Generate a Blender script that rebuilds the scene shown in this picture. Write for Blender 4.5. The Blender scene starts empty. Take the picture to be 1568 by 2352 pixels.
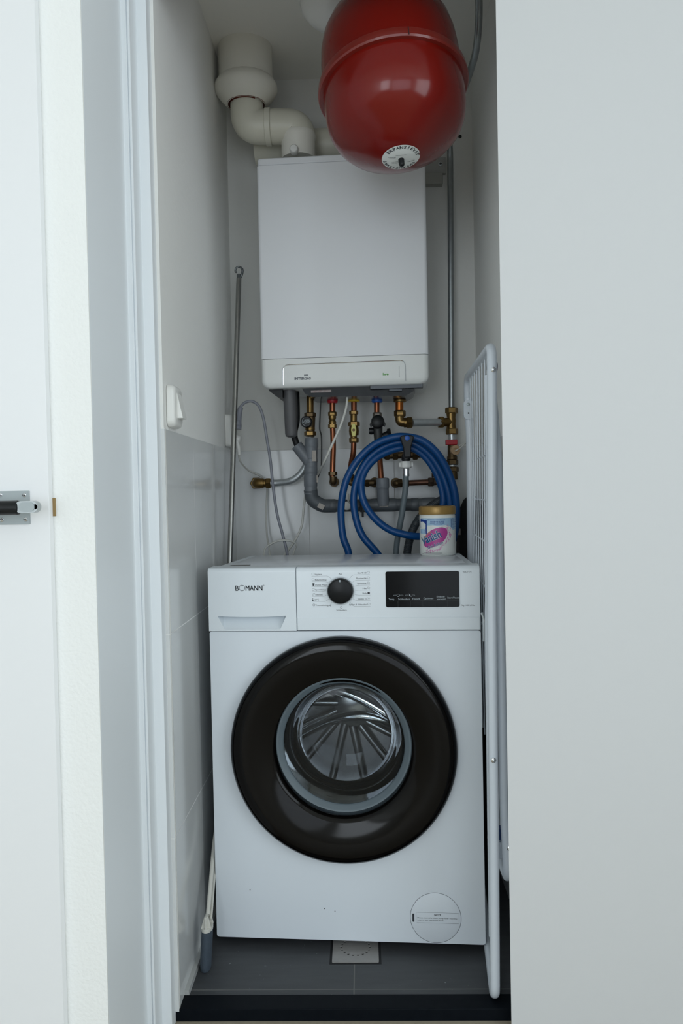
import bpy, bmesh, math, random
from mathutils import Vector, Matrix
random.seed(4)
PI = math.pi
sc = bpy.context.scene
col = sc.collection

# ------------------------------------------------------------------ camera, world, lights, exposure
CAM = Vector((0, 0, 1.0112))
FWD = Vector((-0.02622416, 0.99937212, -0.02382547))
RGT = Vector((0.99946399, 0.02574445, -0.02022281))
UPV = Vector((0.01959674, 0.02434303, 0.99951157))
FPX = 1829.0
cd = bpy.data.cameras.new('camera'); cam = bpy.data.objects.new('camera', cd); col.objects.link(cam)
cd.sensor_fit = 'VERTICAL'; cd.sensor_height = 36.0; cd.lens = FPX / 2352 * 36.0
cd.clip_start = 0.02; cd.clip_end = 60
mw = Matrix((RGT, UPV, -FWD)).transposed().to_4x4(); mw.translation = CAM
cam.matrix_world = mw
sc.camera = cam

w = bpy.data.worlds.new('world'); sc.world = w; w.use_nodes = True
w.node_tree.nodes['Background'].inputs[0].default_value = (0.62, 0.76, 1.0, 1)
w.node_tree.nodes['Background'].inputs[1].default_value = 0.35

def area(name, loc, target, sx, sy, power, color):
    ld = bpy.data.lights.new(name, 'AREA'); ld.shape = 'RECTANGLE'; ld.size = sx; ld.size_y = sy
    ld.energy = power; ld.color = color
    o = bpy.data.objects.new(name, ld); col.objects.link(o); o.location = loc
    o.rotation_euler = (Vector(target) - Vector(loc)).to_track_quat('-Z', 'Y').to_euler()
    return o
area('daylight_window', (0.75, -2.32, 1.10), (0.75, 0, 1.10), 1.9, 1.9, 20, (0.86, 0.94, 1.0))
area('rear_left_fill_light', (-1.05, -2.32, 1.35), (-1.05, 0, 1.35), 1.0, 1.7, 25, (0.86, 0.94, 1.0))  # added fill light, place and strength fitted to the alcove's brightness
area('right_fill_light', (1.82, -.45, 1.30), (0, -.45, 1.30), 1.5, 1.7, 25, (0.82, 0.92, 1.0))  # added fill light before the solid right wall, brightens right-facing surfaces

sc.view_settings.view_transform = 'Standard'; sc.view_settings.look = 'None'
sc.view_settings.exposure = 0.0; sc.view_settings.gamma = 1.0; sc.view_settings.use_curve_mapping = False
sc.render.film_transparent = False
sc.cycles.max_bounces = 12; sc.cycles.diffuse_bounces = 6; sc.cycles.glossy_bounces = 5
sc.cycles.transmission_bounces = 8; sc.cycles.transparent_max_bounces = 12

# ------------------------------------------------------------------ points
def at(u, v, Y):            # where the sight line through (u, v) meets depth Y
    d = FWD * FPX + RGT * (u - 784) - UPV * (v - 1176)
    return CAM + d * (Y / d.y)
def atX(u, v, X):
    d = FWD * FPX + RGT * (u - 784) - UPV * (v - 1176)
    return CAM + d * (X / d.x)
def atZ(u, v, Z):
    d = FWD * FPX + RGT * (u - 784) - UPV * (v - 1176)
    return CAM + d * ((Z - CAM.z) / d.z)

# ------------------------------------------------------------------ materials
def mat(name, color, rough=0.5, metal=0.0, noise=0.0, nscale=40, bump=0.0, bscale=60, coat=0.0, spec=0.5, stretch=None, noise_col=None):
    m = bpy.data.materials.new(name); m.use_nodes = True
    nt = m.node_tree; b = nt.nodes['Principled BSDF']
    b.inputs['Base Color'].default_value = (*color, 1); b.inputs['Roughness'].default_value = rough
    b.inputs['Metallic'].default_value = metal; b.inputs['Coat Weight'].default_value = coat
    b.inputs['Coat Roughness'].default_value = 0.05
    b.inputs['Specular IOR Level'].default_value = spec
    tc = nt.nodes.new('ShaderNodeTexCoord')
    src = tc.outputs['Object']
    if stretch:
        mp = nt.nodes.new('ShaderNodeMapping'); mp.inputs['Scale'].default_value = stretch
        nt.links.new(src, mp.inputs['Vector']); src = mp.outputs['Vector']
    if noise > 0:
        n = nt.nodes.new('ShaderNodeTexNoise'); n.inputs['Scale'].default_value = nscale; n.inputs['Detail'].default_value = 5
        nt.links.new(src, n.inputs['Vector'])
        mx = nt.nodes.new('ShaderNodeMix'); mx.data_type = 'RGBA'
        c2 = noise_col if noise_col else tuple(c * (1 - noise) for c in color)
        mx.inputs[6].default_value = (*color, 1); mx.inputs[7].default_value = (*c2, 1)
        nt.links.new(n.outputs['Fac'], mx.inputs[0]); nt.links.new(mx.outputs[2], b.inputs['Base Color'])
    if bump > 0:
        n2 = nt.nodes.new('ShaderNodeTexNoise'); n2.inputs['Scale'].default_value = bscale; n2.inputs['Detail'].default_value = 4
        nt.links.new(src, n2.inputs['Vector'])
        bp = nt.nodes.new('ShaderNodeBump'); bp.inputs['Strength'].default_value = bump; bp.inputs['Distance'].default_value = 0.002
        nt.links.new(n2.outputs['Fac'], bp.inputs['Height']); nt.links.new(bp.outputs['Normal'], b.inputs['Normal'])
    return m

def tile_mat(name, axis, off_h, size_h, off_v, size_v, color, grout, rough, gw=0.0022, noise=0.0, bump=0.0, spec=0.5, third=None):
    """tiles laid on a wall or floor: lines where (coordinate - offset) is a multiple of size"""
    m = bpy.data.materials.new(name); m.use_nodes = True
    nt = m.node_tree; b = nt.nodes['Principled BSDF']; L = nt.links
    b.inputs['Specular IOR Level'].default_value = spec
    tc = nt.nodes.new('ShaderNodeTexCoord'); sp = nt.nodes.new('ShaderNodeSeparateXYZ'); L.new(tc.outputs['Object'], sp.inputs[0])
    def line(sock, off, size):
        a = nt.nodes.new('ShaderNodeMath'); a.operation = 'SUBTRACT'; L.new(sock, a.inputs[0]); a.inputs[1].default_value = off - 50 * size
        d = nt.nodes.new('ShaderNodeMath'); d.operation = 'MODULO'; L.new(a.outputs[0], d.inputs[0]); d.inputs[1].default_value = size
        c = nt.nodes.new('ShaderNodeMath'); c.operation = 'PINGPONG'; L.new(d.outputs[0], c.inputs[0]); c.inputs[1].default_value = size / 2
        e = nt.nodes.new('ShaderNodeMath'); e.operation = 'LESS_THAN'; L.new(c.outputs[0], e.inputs[0]); e.inputs[1].default_value = gw / 2
        return e.outputs[0]
    h = line(sp.outputs[axis[0]], off_h, size_h); v = line(sp.outputs[axis[1]], off_v, size_v)
    mxx = nt.nodes.new('ShaderNodeMath'); mxx.operation = 'MAXIMUM'; L.new(h, mxx.inputs[0]); L.new(v, mxx.inputs[1])
    mix = nt.nodes.new('ShaderNodeMix'); mix.data_type = 'RGBA'; mix.inputs[7].default_value = (*grout, 1)
    if noise > 0:
        n = nt.nodes.new('ShaderNodeTexNoise'); n.inputs['Scale'].default_value = 9; n.inputs['Detail'].default_value = 8
        mp = nt.nodes.new('ShaderNodeMapping'); mp.inputs['Scale'].default_value = (1, 6, 1); L.new(tc.outputs['Object'], mp.inputs[0]); L.new(mp.outputs[0], n.inputs['Vector'])
        m2 = nt.nodes.new('ShaderNodeMix'); m2.data_type = 'RGBA'
        m2.inputs[6].default_value = (*[c * (1 + noise) for c in color], 1); m2.inputs[7].default_value = (*[c * (1 - noise) for c in color], 1)
        L.new(n.outputs['Fac'], m2.inputs[0])
        # scattered pale specks of dust
        v2 = nt.nodes.new('ShaderNodeTexNoise'); v2.inputs['Scale'].default_value = 130; v2.inputs['Detail'].default_value = 3
        L.new(tc.outputs['Object'], v2.inputs['Vector'])
        cr = nt.nodes.new('ShaderNodeValToRGB'); cr.color_ramp.elements[0].position = 0.71; cr.color_ramp.elements[1].position = 0.78
        L.new(v2.outputs['Fac'], cr.inputs[0])
        m3 = nt.nodes.new('ShaderNodeMix'); m3.data_type = 'RGBA'; L.new(cr.outputs[0], m3.inputs[0])
        L.new(m2.outputs[2], m3.inputs[6]); m3.inputs[7].default_value = (0.25, 0.27, 0.28, 1)
        L.new(m3.outputs[2], mix.inputs[6])
    else:
        mix.inputs[6].default_value = (*color, 1)
    L.new(mxx.outputs[0], mix.inputs[0]); L.new(mix.outputs[2], b.inputs['Base Color'])
    rr = nt.nodes.new('ShaderNodeMath'); rr.operation = 'MULTIPLY_ADD'; L.new(mxx.outputs[0], rr.inputs[0]); rr.inputs[1].default_value = 0.8 - rough; rr.inputs[2].default_value = rough
    L.new(rr.outputs[0], b.inputs['Roughness'])
    return m

M = {}
M['paint_lit'] = mat('white_wall_paint_lit', (0.84, 0.84, 0.815), 0.85, bump=0.25, bscale=120)  # white wall paint lightened on the side walls, in place of missing light
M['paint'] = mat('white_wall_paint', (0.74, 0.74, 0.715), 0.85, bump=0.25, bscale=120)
M['ceiling'] = mat('ceiling_paint', (0.82, 0.81, 0.77), 0.9, bump=0.2, bscale=90)
M['textured'] = mat('textured_wall_covering', (0.90, 0.91, 0.89), 0.85, bump=0.55, bscale=170)
M['frame'] = mat('frame_lacquer', (0.84, 0.88, 0.91), 0.45)
M['doorwhite'] = mat('door_lacquer', (0.86, 0.87, 0.88), 0.4)
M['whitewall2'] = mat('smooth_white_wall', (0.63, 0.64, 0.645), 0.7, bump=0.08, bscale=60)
M['oak'] = mat('raw_wood_edge', (0.36, 0.24, 0.10), 0.8, noise=0.3)
M['white'] = mat('white_enamel', (0.70, 0.75, 0.80), 0.28, spec=0.4)
M['fascia'] = mat('white_plastic_fascia', (0.71, 0.76, 0.80), 0.3, spec=0.4)
M['lid'] = mat('lid_laminate', (0.72, 0.75, 0.80), 0.22)
M['boiler'] = mat('boiler_enamel', (0.76, 0.775, 0.80), 0.4)
M['boilerplastic'] = mat('boiler_plastic', (0.74, 0.755, 0.74), 0.38)
M['black_gloss'] = mat('black_gloss', (0.003, 0.0035, 0.0045), 0.10, spec=0.16)
M['door_ring'] = mat('dark_tinted_ring', (0.003, 0.0024, 0.002), 0.11, spec=0.20)
M['knob'] = mat('knob_black', (0.004, 0.005, 0.006), 0.3, spec=0.2)
M['gap'] = mat('dark_gap', (0.01, 0.01, 0.012), 0.8)
M['ink'] = mat('print_ink', (0.03, 0.035, 0.045), 0.6)
M['inkgrey'] = mat('print_grey', (0.10, 0.11, 0.13), 0.6)
M['inkwhite'] = mat('print_white', (0.40, 0.45, 0.48), 0.5)
M['green_ink'] = mat('green_ink', (0.08, 0.32, 0.04), 0.5)
M['rubber'] = mat('grey_gasket', (0.10, 0.13, 0.15), 0.45)
M['steel_drum'] = mat('drum_steel', (0.52, 0.52, 0.53), 0.24, metal=1.0)
M['chrome'] = mat('chrome', (0.75, 0.77, 0.8), 0.12, metal=1.0)
M['steel'] = mat('brushed_steel', (0.42, 0.42, 0.40), 0.28, metal=1.0, noise=0.25, nscale=30, stretch=(8, 8, 1))
M['steelplate'] = mat('plate_steel', (0.36, 0.40, 0.41), 0.45, metal=0.4)
M['zinc'] = mat('galvanised_steel', (0.62, 0.66, 0.68), 0.36, metal=0.75, noise=0.25, nscale=60)
M['zincdark'] = mat('aged_zinc', (0.25, 0.27, 0.28), 0.4, metal=1.0, noise=0.3, nscale=50)
M['brass'] = mat('old_brass', (0.27, 0.17, 0.06), 0.34, metal=0.9, noise=0.45, nscale=45)
M['brassdark'] = mat('dark_brass', (0.15, 0.10, 0.05), 0.45, metal=0.85, noise=0.5, nscale=50)
M['copper'] = mat('copper_pipe', (0.40, 0.145, 0.07), 0.33, metal=0.95, noise=0.4, nscale=25, noise_col=(0.13, 0.05, 0.03))
M['pvc'] = mat('grey_pvc', (0.155, 0.17, 0.19), 0.45, noise=0.12, nscale=30)
M['trap'] = mat('dark_grey_plastic', (0.095, 0.095, 0.10), 0.5, noise=0.1)
M['flue'] = mat('cream_flue_plastic', (0.70, 0.68, 0.58), 0.4)
M['flue_sleeve'] = mat('flue_sleeve_paint', (0.78, 0.76, 0.69), 0.5)
M['seal'] = mat('brown_seal', (0.16, 0.03, 0.015), 0.6)
M['red'] = mat('red_tank_enamel', (0.17, 0.006, 0.003), 0.20, coat=0.12, spec=.35, noise=0.1, nscale=6)
M['redflange'] = mat('red_flange_enamel', (0.19, 0.016, 0.010), 0.3, coat=0.2, noise=0.2, nscale=30)
M['bluehose'] = mat('blue_hose_pvc', (0.0015, 0.060, 0.215), 0.32, coat=0.08, spec=.35, noise=0.15, nscale=20)
M['greyhose'] = mat('grey_hose', (0.12, 0.15, 0.165), 0.5)
M['darkhose'] = mat('dark_corrugated_hose', (0.035, 0.042, 0.048), 0.5)
M['blackplastic'] = mat('black_plastic', (0.008, 0.009, 0.010), 0.4, spec=.3)
M['blackfabric'] = mat('black_fabric', (0.010, 0.010, 0.011), 0.9, bump=0.4, bscale=300)
M['whiteplastic'] = mat('white_plastic', (0.78, 0.78, 0.75), 0.3)
M['greyplug'] = mat('grey_plug', (0.24, 0.25, 0.29), 0.5)
M['cable'] = mat('white_cable', (0.62, 0.62, 0.58), 0.45)
M['greycable'] = mat('grey_cable', (0.25, 0.26, 0.30), 0.45)
M['darkcable'] = mat('dark_cable', (0.05, 0.05, 0.05), 0.6)
M['rackwhite'] = mat('white_powder_coat', (0.66, 0.71, 0.77), 0.3)
M['redplastic'] = mat('red_plastic', (0.42, 0.01, 0.02), 0.4)
M['yellowplastic'] = mat('yellow_plastic', (0.60, 0.40, 0.02), 0.4)
M['yellowhandle'] = mat('pale_yellow_handle', (0.62, 0.58, 0.16), 0.4)
M['blueplastic'] = mat('blue_plastic', (0.01, 0.09, 0.40), 0.4)
M['navyclip'] = mat('navy_clip', (0.02, 0.05, 0.15), 0.4)
M['sticker'] = mat('pale_sticker', (0.42, 0.38, 0.34), 0.6, noise=0.35, nscale=220)
M['sill'] = mat('black_stone_sill', (0.003, 0.0045, 0.007), 0.45, noise=0.5, nscale=80, noise_col=(0.006, 0.008, 0.011), spec=.06)
M['goldlid'] = mat('gold_lid', (0.36, 0.22, 0.065), 0.35, metal=0.35)
M['tubwhite'] = mat('tub_white', (0.78, 0.80, 0.77), 0.35)
M['lb_lightblue'] = mat('label_light_blue', (0.30, 0.50, 0.70), 0.4, noise=0.3, nscale=90, noise_col=(0.45, 0.62, 0.78))
M['lb_blue'] = mat('label_blue', (0.006, 0.045, 0.27), 0.4)
M['lb_teal'] = mat('label_teal', (0.0, 0.09, 0.26), 0.4)
M['lb_pink'] = mat('label_magenta', (0.48, 0.06, 0.30), 0.4)
M['lb_pinklight'] = mat('label_pink', (0.68, 0.32, 0.52), 0.4)
M['lb_yellow'] = mat('label_yellow', (0.55, 0.42, 0.05), 0.4)
M['foam'] = mat('slate_foam', (0.055, 0.075, 0.10), 0.8, bump=0.5, bscale=400)
M['squeegeewhite'] = mat('offwhite_plastic', (0.62, 0.61, 0.56), 0.45)
M['drainplate'] = mat('drain_plate', (0.33, 0.32, 0.31), 0.45, metal=0.2, noise=0.15, nscale=90)
M['hallfloor'] = mat('hall_laminate', (0.42, 0.37, 0.28), 0.5, noise=0.2)
M['tanpaper'] = mat('tan_cap', (0.45, 0.30, 0.17), 0.6)
TW = (0.70, 0.715, 0.715); GR = (0.80, 0.80, 0.79)
M['tile_side'] = tile_mat('white_tiles_side', ('Y', 'Z'), 1.541, 0.25, 1.143, 0.40, TW, GR, 0.12)
M['tile_back'] = tile_mat('white_tiles_back', ('X', 'Z'), -0.159, 0.256, 1.143, 0.40, TW, (0.55, 0.55, 0.54), 0.15)
M['tile_floor'] = tile_mat('dark_floor_tiles', ('X', 'Y'), -0.036, 0.60, 1.598, 0.60, (0.053, 0.056, 0.061), (0.15, 0.15, 0.145), 0.5, gw=0.0025, noise=0.35)

def glass_mat():
    m = bpy.data.materials.new('bowl_glass'); m.use_nodes = True; nt = m.node_tree; nt.nodes.clear(); L = nt.links
    out = nt.nodes.new('ShaderNodeOutputMaterial'); mx = nt.nodes.new('ShaderNodeMixShader')
    tr = nt.nodes.new('ShaderNodeBsdfTransparent'); tr.inputs[0].default_value = (0.92, 0.94, 0.95, 1)
    gl = nt.nodes.new('ShaderNodeBsdfGlossy'); gl.inputs['Roughness'].default_value = 0.04; gl.inputs[0].default_value = (0.45, 0.46, 0.47, 1)
    fr = nt.nodes.new('ShaderNodeFresnel'); fr.inputs['IOR'].default_value = 1.42
    L.new(fr.outputs[0], mx.inputs[0]); L.new(tr.outputs[0], mx.inputs[1]); L.new(gl.outputs[0], mx.inputs[2]); L.new(mx.outputs[0], out.inputs[0])
    return m
M['glass'] = glass_mat()

# ------------------------------------------------------------------ object helpers
def link(name, me, m, parent=None, sharp=40):
    o = bpy.data.objects.new(name, me); col.objects.link(o)
    for k in (m if isinstance(m, (list, tuple)) else [m]): me.materials.append(k)
    for p in me.polygons: p.use_smooth = True
    me.set_sharp_from_angle(angle=math.radians(sharp))
    if parent: o.parent = parent
    return o
def thing(name, label, cat, loc=(0, 0, 0), rz=0, group=None):
    o = bpy.data.objects.new(name, None); col.objects.link(o); o.location = loc; o.rotation_euler = (0, 0, rz)
    o.empty_display_size = 0.05
    return tag(o, label, cat, group)
def tag(o, label, cat, group=None):
    o['label'] = label; o['category'] = cat
    if group: o['group'] = group
    return o
def struct(o): o['kind'] = 'structure'; return o

def loc_pts(parent, pts):     # world points into a thing's own frame (things are only moved and turned about z)
    if parent is None: return [Vector(p) for p in pts]
    c, s = math.cos(-parent.rotation_euler.z), math.sin(-parent.rotation_euler.z); L = parent.location
    out = []
    for p in pts:
        d = Vector(p) - L; out.append(Vector((c * d.x - s * d.y, s * d.x + c * d.y, d.z)))
    return out

class MB:
    def __init__(self): self.v = []; self.f = []; self.mi = []
    def add(self, vs, fs, mi=0):
        n = len(self.v); self.v += [Vector(p) for p in vs]; self.f += [tuple(i + n for i in f) for f in fs]; self.mi += [mi] * len(fs); return self
    def box(self, lo, hi, mi=0):
        x0, y0, z0 = lo; x1, y1, z1 = hi
        return self.add([(x0, y0, z0), (x1, y0, z0), (x1, y1, z0), (x0, y1, z0), (x0, y0, z1), (x1, y0, z1), (x1, y1, z1), (x0, y1, z1)],
                        [(0, 3, 2, 1), (4, 5, 6, 7), (0, 1, 5, 4), (1, 2, 6, 5), (2, 3, 7, 6), (3, 0, 4, 7)], mi)
    def lathe(self, prof, org=(0, 0, 0), axis=(0, 0, 1), seg=48, mi=0, caps=True, sx=1.0, mod=None):
        """prof: (radius, height along axis)"""
        a = Vector(axis).normalized(); t = Vector((1, 0, 0)) if abs(a.x) < 0.8 else Vector((0, 1, 0))
        e1 = (t - a * t.dot(a)).normalized(); e2 = a.cross(e1); o = Vector(org); vs = []; fs = []
        for (r, h) in prof:
            for k in range(seg):
                th = 2 * PI * k / seg; rr = r * (mod(k) if mod else 1)
                vs.append(o + a * h + e1 * (rr * math.cos(th)) + e2 * (rr * math.sin(th)))
        for i in range(len(prof) - 1):
            for k in range(seg):
                k2 = (k + 1) % seg; fs.append((i * seg + k, i * seg + k2, (i + 1) * seg + k2, (i + 1) * seg + k))
        if caps:
            if prof[0][0] > 1e-6: fs.append(tuple(reversed(range(seg))))
            if prof[-1][0] > 1e-6: fs.append(tuple((len(prof) - 1) * seg + k for k in range(seg)))
        return self.add(vs, fs, mi)
    def tube(self, pts, r, seg=14, mi=0, smooth=True, closed=False, sub=8, rfun=None, flat=None):
        pts = [Vector(p) for p in pts]
        if smooth and (len(pts) > 2): pts = spline(pts, sub, closed)
        n = len(pts); vs = []; fs = []; nrm = None
        for i, p in enumerate(pts):
            if closed: tan = (pts[(i + 1) % n] - pts[i - 1]).normalized()
            else: tan = (pts[min(i + 1, n - 1)] - pts[max(i - 1, 0)]).normalized()
            if nrm is None:
                t = Vector((0, 0, 1)) if abs(tan.z) < 0.9 else Vector((1, 0, 0)); nrm = (t - tan * t.dot(tan)).normalized()
            else: nrm = (nrm - tan * nrm.dot(tan)).normalized()
            b = tan.cross(nrm); rr = rfun(i / (n - 1)) * r if rfun else r
            for k in range(seg):
                th = 2 * PI * k / seg; vs.append(p + nrm * (rr * math.cos(th)) + b * (rr * math.sin(th)))
        for i in range(n if closed else n - 1):
            j = (i + 1) % n
            for k in range(seg):
                k2 = (k + 1) % seg; fs.append((i * seg + k, i * seg + k2, j * seg + k2, j * seg + k))
        if not closed:
            fs.append(tuple(reversed(range(seg)))); fs.append(tuple((n - 1) * seg + k for k in range(seg)))
        return self.add(vs, fs, mi)
    def mesh(self, name='m'):
        me = bpy.data.meshes.new(name); me.from_pydata([tuple(v) for v in self.v], [], self.f); me.update()
        bm = bmesh.new(); bm.from_mesh(me)
        bmesh.ops.recalc_face_normals(bm, faces=bm.faces); bm.to_mesh(me); bm.free()
        return me
    def build(self, name, m, parent=None, sharp=40, bevel=0, segs=3, world=False):
        if world: self.v = loc_pts(parent, self.v)
        me = self.mesh(name)
        mi = list(self.mi)
        o = link(name, me, m, parent, sharp)
        if any(mi):
            for p, k in zip(me.polygons, mi): p.material_index = k
        if bevel:
            b = o.modifiers.new('bevel', 'BEVEL'); b.width = bevel; b.segments = segs; b.limit_method = 'ANGLE'; b.angle_limit = math.radians(35)
            b.harden_normals = False
        return o
def spline(P, sub=8, closed=False):
    out = []; n = len(P)
    rng = range(n) if closed else range(n - 1)
    for i in rng:
        if closed: a, b, c, d = P[(i - 1) % n], P[i], P[(i + 1) % n], P[(i + 2) % n]
        else: a, b, c, d = P[max(i - 1, 0)], P[i], P[i + 1], P[min(i + 2, n - 1)]
        for k in range(sub):
            t = k / sub
            out.append(0.5 * ((2 * b) + (c - a) * t + (2 * a - 5 * b + 4 * c - d) * t * t + (3 * b - a - 3 * c + d) * t ** 3))
    if not closed: out.append(P[-1])
    return out
def bend(P, rad, n=8):        # polyline with rounded corners
    P = [Vector(p) for p in P]; out = [P[0]]
    for i in range(1, len(P) - 1):
        a = (P[i - 1] - P[i]); b = (P[i + 1] - P[i]); r = min(rad, a.length * .48, b.length * .48)
        p0 = P[i] + a.normalized() * r; p1 = P[i] + b.normalized() * r
        for k in range(n + 1):
            t = k / n; out.append(p0 * (1 - t) ** 2 + P[i] * 2 * t * (1 - t) + p1 * t * t)
    out.append(P[-1]); return out

def plate(outer, holes, y0, y1):
    """a flat plate in x,z with holes, its face at y0 and its back at y1; returns MB"""
    bm = bmesh.new(); loops = []
    for L in [outer] + holes:
        vs = [bm.verts.new((p[0], y0, p[1])) for p in L]
        for i in range(len(vs)): bm.edges.new((vs[i], vs[(i + 1) % len(vs)]))
        loops.append(vs)
    bmesh.ops.triangle_fill(bm, use_beauty=True, use_dissolve=False, edges=bm.edges[:])
    bm.verts.index_update(); mb = MB()
    V = [v.co.copy() for v in bm.verts]; F = [tuple(v.index for v in f.verts) for f in bm.faces]; idx = [[v.index for v in L] for L in loops]; bm.free()
    n = len(V); V2 = [Vector((v.x, y1, v.z)) for v in V]
    F2 = F + [tuple(i + n for i in reversed(f)) for f in F]
    for L in idx:
        for i in range(len(L)):
            a, b = L[i], L[(i + 1) % len(L)]; F2.append((a, b, b + n, a + n))
    mb.add(V + V2, F2); return mb
def rrect(x0, z0, x1, z1, r, n=6):
    out = []
    for cx, cz, a0 in ((x1 - r, z0 + r, -PI / 2), (x1 - r, z1 - r, 0), (x0 + r, z1 - r, PI / 2), (x0 + r, z0 + r, PI)):
        for k in range(n + 1): t = a0 + PI / 2 * k / n; out.append((cx + r * math.cos(t), cz + r * math.sin(t)))
    return out
def circ(cx, cz, r, n=64, rz=None): return [(cx + r * math.cos(2 * PI * k / n), cz + (rz or r) * math.sin(2 * PI * k / n)) for k in range(n)]

_tc = {}
def glyphs(s, size, bold=0.0, align='LEFT', spacing=1.0, shear=0.0):
    key = (s, size, bold, align, spacing, shear)
    if key in _tc: return _tc[key]
    cu = bpy.data.curves.new('t', 'FONT'); cu.body = s; cu.size = size; cu.offset = bold; cu.align_x = align; cu.resolution_u = 3
    cu.space_character = spacing; cu.shear = shear
    o = bpy.data.objects.new('t', cu); col.objects.link(o)
    bpy.context.view_layer.update()
    me = bpy.data.meshes.new_from_object(o.evaluated_get(bpy.context.evaluated_depsgraph_get()))
    V = [v.co.copy() for v in me.vertices]; F = [tuple(p.vertices) for p in me.polygons]
    bpy.data.objects.remove(o); bpy.data.curves.remove(cu); bpy.data.meshes.remove(me)
    _tc[key] = (V, F); return _tc[key]
def put_text(mb, s, x, z, height, y, mi=0, bold=0.0, align='LEFT', xs=1.0, width=None, rot=0.0, fn=None, spacing=1.0, shear=0.0):
    """text in the x,z plane facing -y; height = cap height; width fits the text to a width"""
    size = height / 0.729
    V, F = glyphs(s, size, bold, align, spacing, shear)
    if not V: return
    x0 = min(v.x for v in V); x1 = max(v.x for v in V)
    if width: xs = width / max(1e-6, (x1 - x0))
    off = {'LEFT': x0, 'CENTER': (x0 + x1) / 2, 'RIGHT': x1}[align]
    vs = []
    for v in V:
        a = (v.x - off) * xs; b = v.y; a, b = a * math.cos(rot) - b * math.sin(rot), a * math.sin(rot) + b * math.cos(rot)
        vs.append(fn(x + a, z + b, y) if fn else Vector((x + a, y, z + b)))
    mb.add(vs, F, mi)
def put_poly(mb, pts, y, mi=0, fn=None):
    vs = [fn(p[0], p[1], y) if fn else Vector((p[0], y, p[1])) for p in pts]; mb.add(vs, [tuple(range(len(vs)))], mi)
def put_line(mb, pts, wd, y, mi=0, closed=False, fn=None):
    n = len(pts); P = [Vector((p[0], p[1])) for p in pts]; A = []; B = []
    for i in range(n):
        if closed: t = P[(i + 1) % n] - P[i - 1]
        else: t = P[min(i + 1, n - 1)] - P[max(i - 1, 0)]
        t = t.normalized() if t.length else Vector((1, 0)); q = Vector((-t.y, t.x)) * wd / 2
        A.append(P[i] + q); B.append(P[i] - q)
    vs = [(fn(p.x, p.y, y) if fn else Vector((p.x, y, p.y))) for p in A + B]
    fs = [(i, (i + 1) % n, n + (i + 1) % n, n + i) for i in range(n if closed else n - 1)]
    mb.add(vs, fs, mi)

HEX = 6
def nut(mb, c, axis, r, h, mi=0):
    a = Vector(axis).normalized(); c = Vector(c)
    mb.lathe([(r * .86, -h / 2), (r, -h * .36), (r, h * .36), (r * .86, h / 2)], c, a, seg=6, mi=mi)
def collar(mb, c, axis, r, h, mi=0, seg=20):
    mb.lathe([(r * .93, -h / 2), (r, -h * .38), (r, h * .38), (r * .93, h / 2)], c, axis, seg=seg, mi=mi)

# ------------------------------------------------------------------ the alcove and the hall in front of it
XL, XR, YB, ZC = -0.3795, 0.3446, 2.3785, 2.235
YF = 1.53
def slab(name, lo, hi, m, bevel=0):
    return struct(MB().box(lo, hi).build(name, m, bevel=bevel))
slab('floor', (XL - .12, 1.572, -0.06), (XR + .12, YB + .1, 0), M['tile_floor'])
slab('floor_hall', (-1.7, -2.5, -0.09), (1.9, 1.572, -0.021), M['hallfloor'])
slab('wall_left', (XL - .10, YF, 1.143), (XL, YB, ZC), M['paint_lit'])
slab('wall_left_tiled', (XL - .10, YF, 0), (XL + .001, YB, 1.143), M['tile_side'])
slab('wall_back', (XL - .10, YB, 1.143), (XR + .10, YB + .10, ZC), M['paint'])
slab('wall_back_tiled', (XL - .10, YB - .002, 0), (XR + .10, YB + .10, 1.143), M['tile_back'])
slab('wall_right', (XR, 1.575, 1.143), (XR + .10, YB, ZC), M['paint_lit'])
slab('wall_right_tiled', (XR - .001, 1.575, 0), (XR + .10, YB, 1.143), M['tile_side'])
slab('ceiling', (XL - .1, 1.24, ZC), (XR + .1, YB + .1, ZC + .1), M['ceiling'])
slab('trim_1', (XL - .0035, YF + .004, 0.0), (XL + .0016, YF + .0095, 1.143), M['whiteplastic'])   # pale edge strip of the tiling
# skirting of cut tile along the left wall
sk = MB().box((XL, YF + .047, 0), (XL + .010, YB - .01, .012)).build('baseboard_left', tile_mat('skirting_tile', ('Y', 'Z'), 1.541, 0.25, .5, .5, (0.50, 0.51, 0.50), GR, 0.3)); struct(sk)

# threshold
o = MB().box((-.400, 1.531, -.021), (.340, 1.577, .0035)).build('threshold', M['sill'], bevel=.0015); o['kind'] = 'structure'
o.name = 'trim_2'

# door frame and front wall, left: stepped posts
PT = 1.985
fr = [(-.3855, 1.531), (-.3855, 1.500), (-.405, 1.500), (-.405, 1.4555), (-.4095, 1.4555), (-.4095, 1.4575), (-.4110, 1.4575), (-.4110, 1.4550), (-.4205, 1.4550), (-.4205, 1.240), (-.50, 1.240), (-.50, 1.531)]
def prism_z(pts, z0, z1):
    n = len(pts); vs = [(p[0], p[1], z0) for p in pts] + [(p[0], p[1], z1) for p in pts]
    fs = [(i, (i + 1) % n, n + (i + 1) % n, n + i) for i in range(n)]
    fs += [tuple(reversed(range(n))), tuple(range(n, 2 * n))]
    return MB().add(vs, fs)
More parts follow.
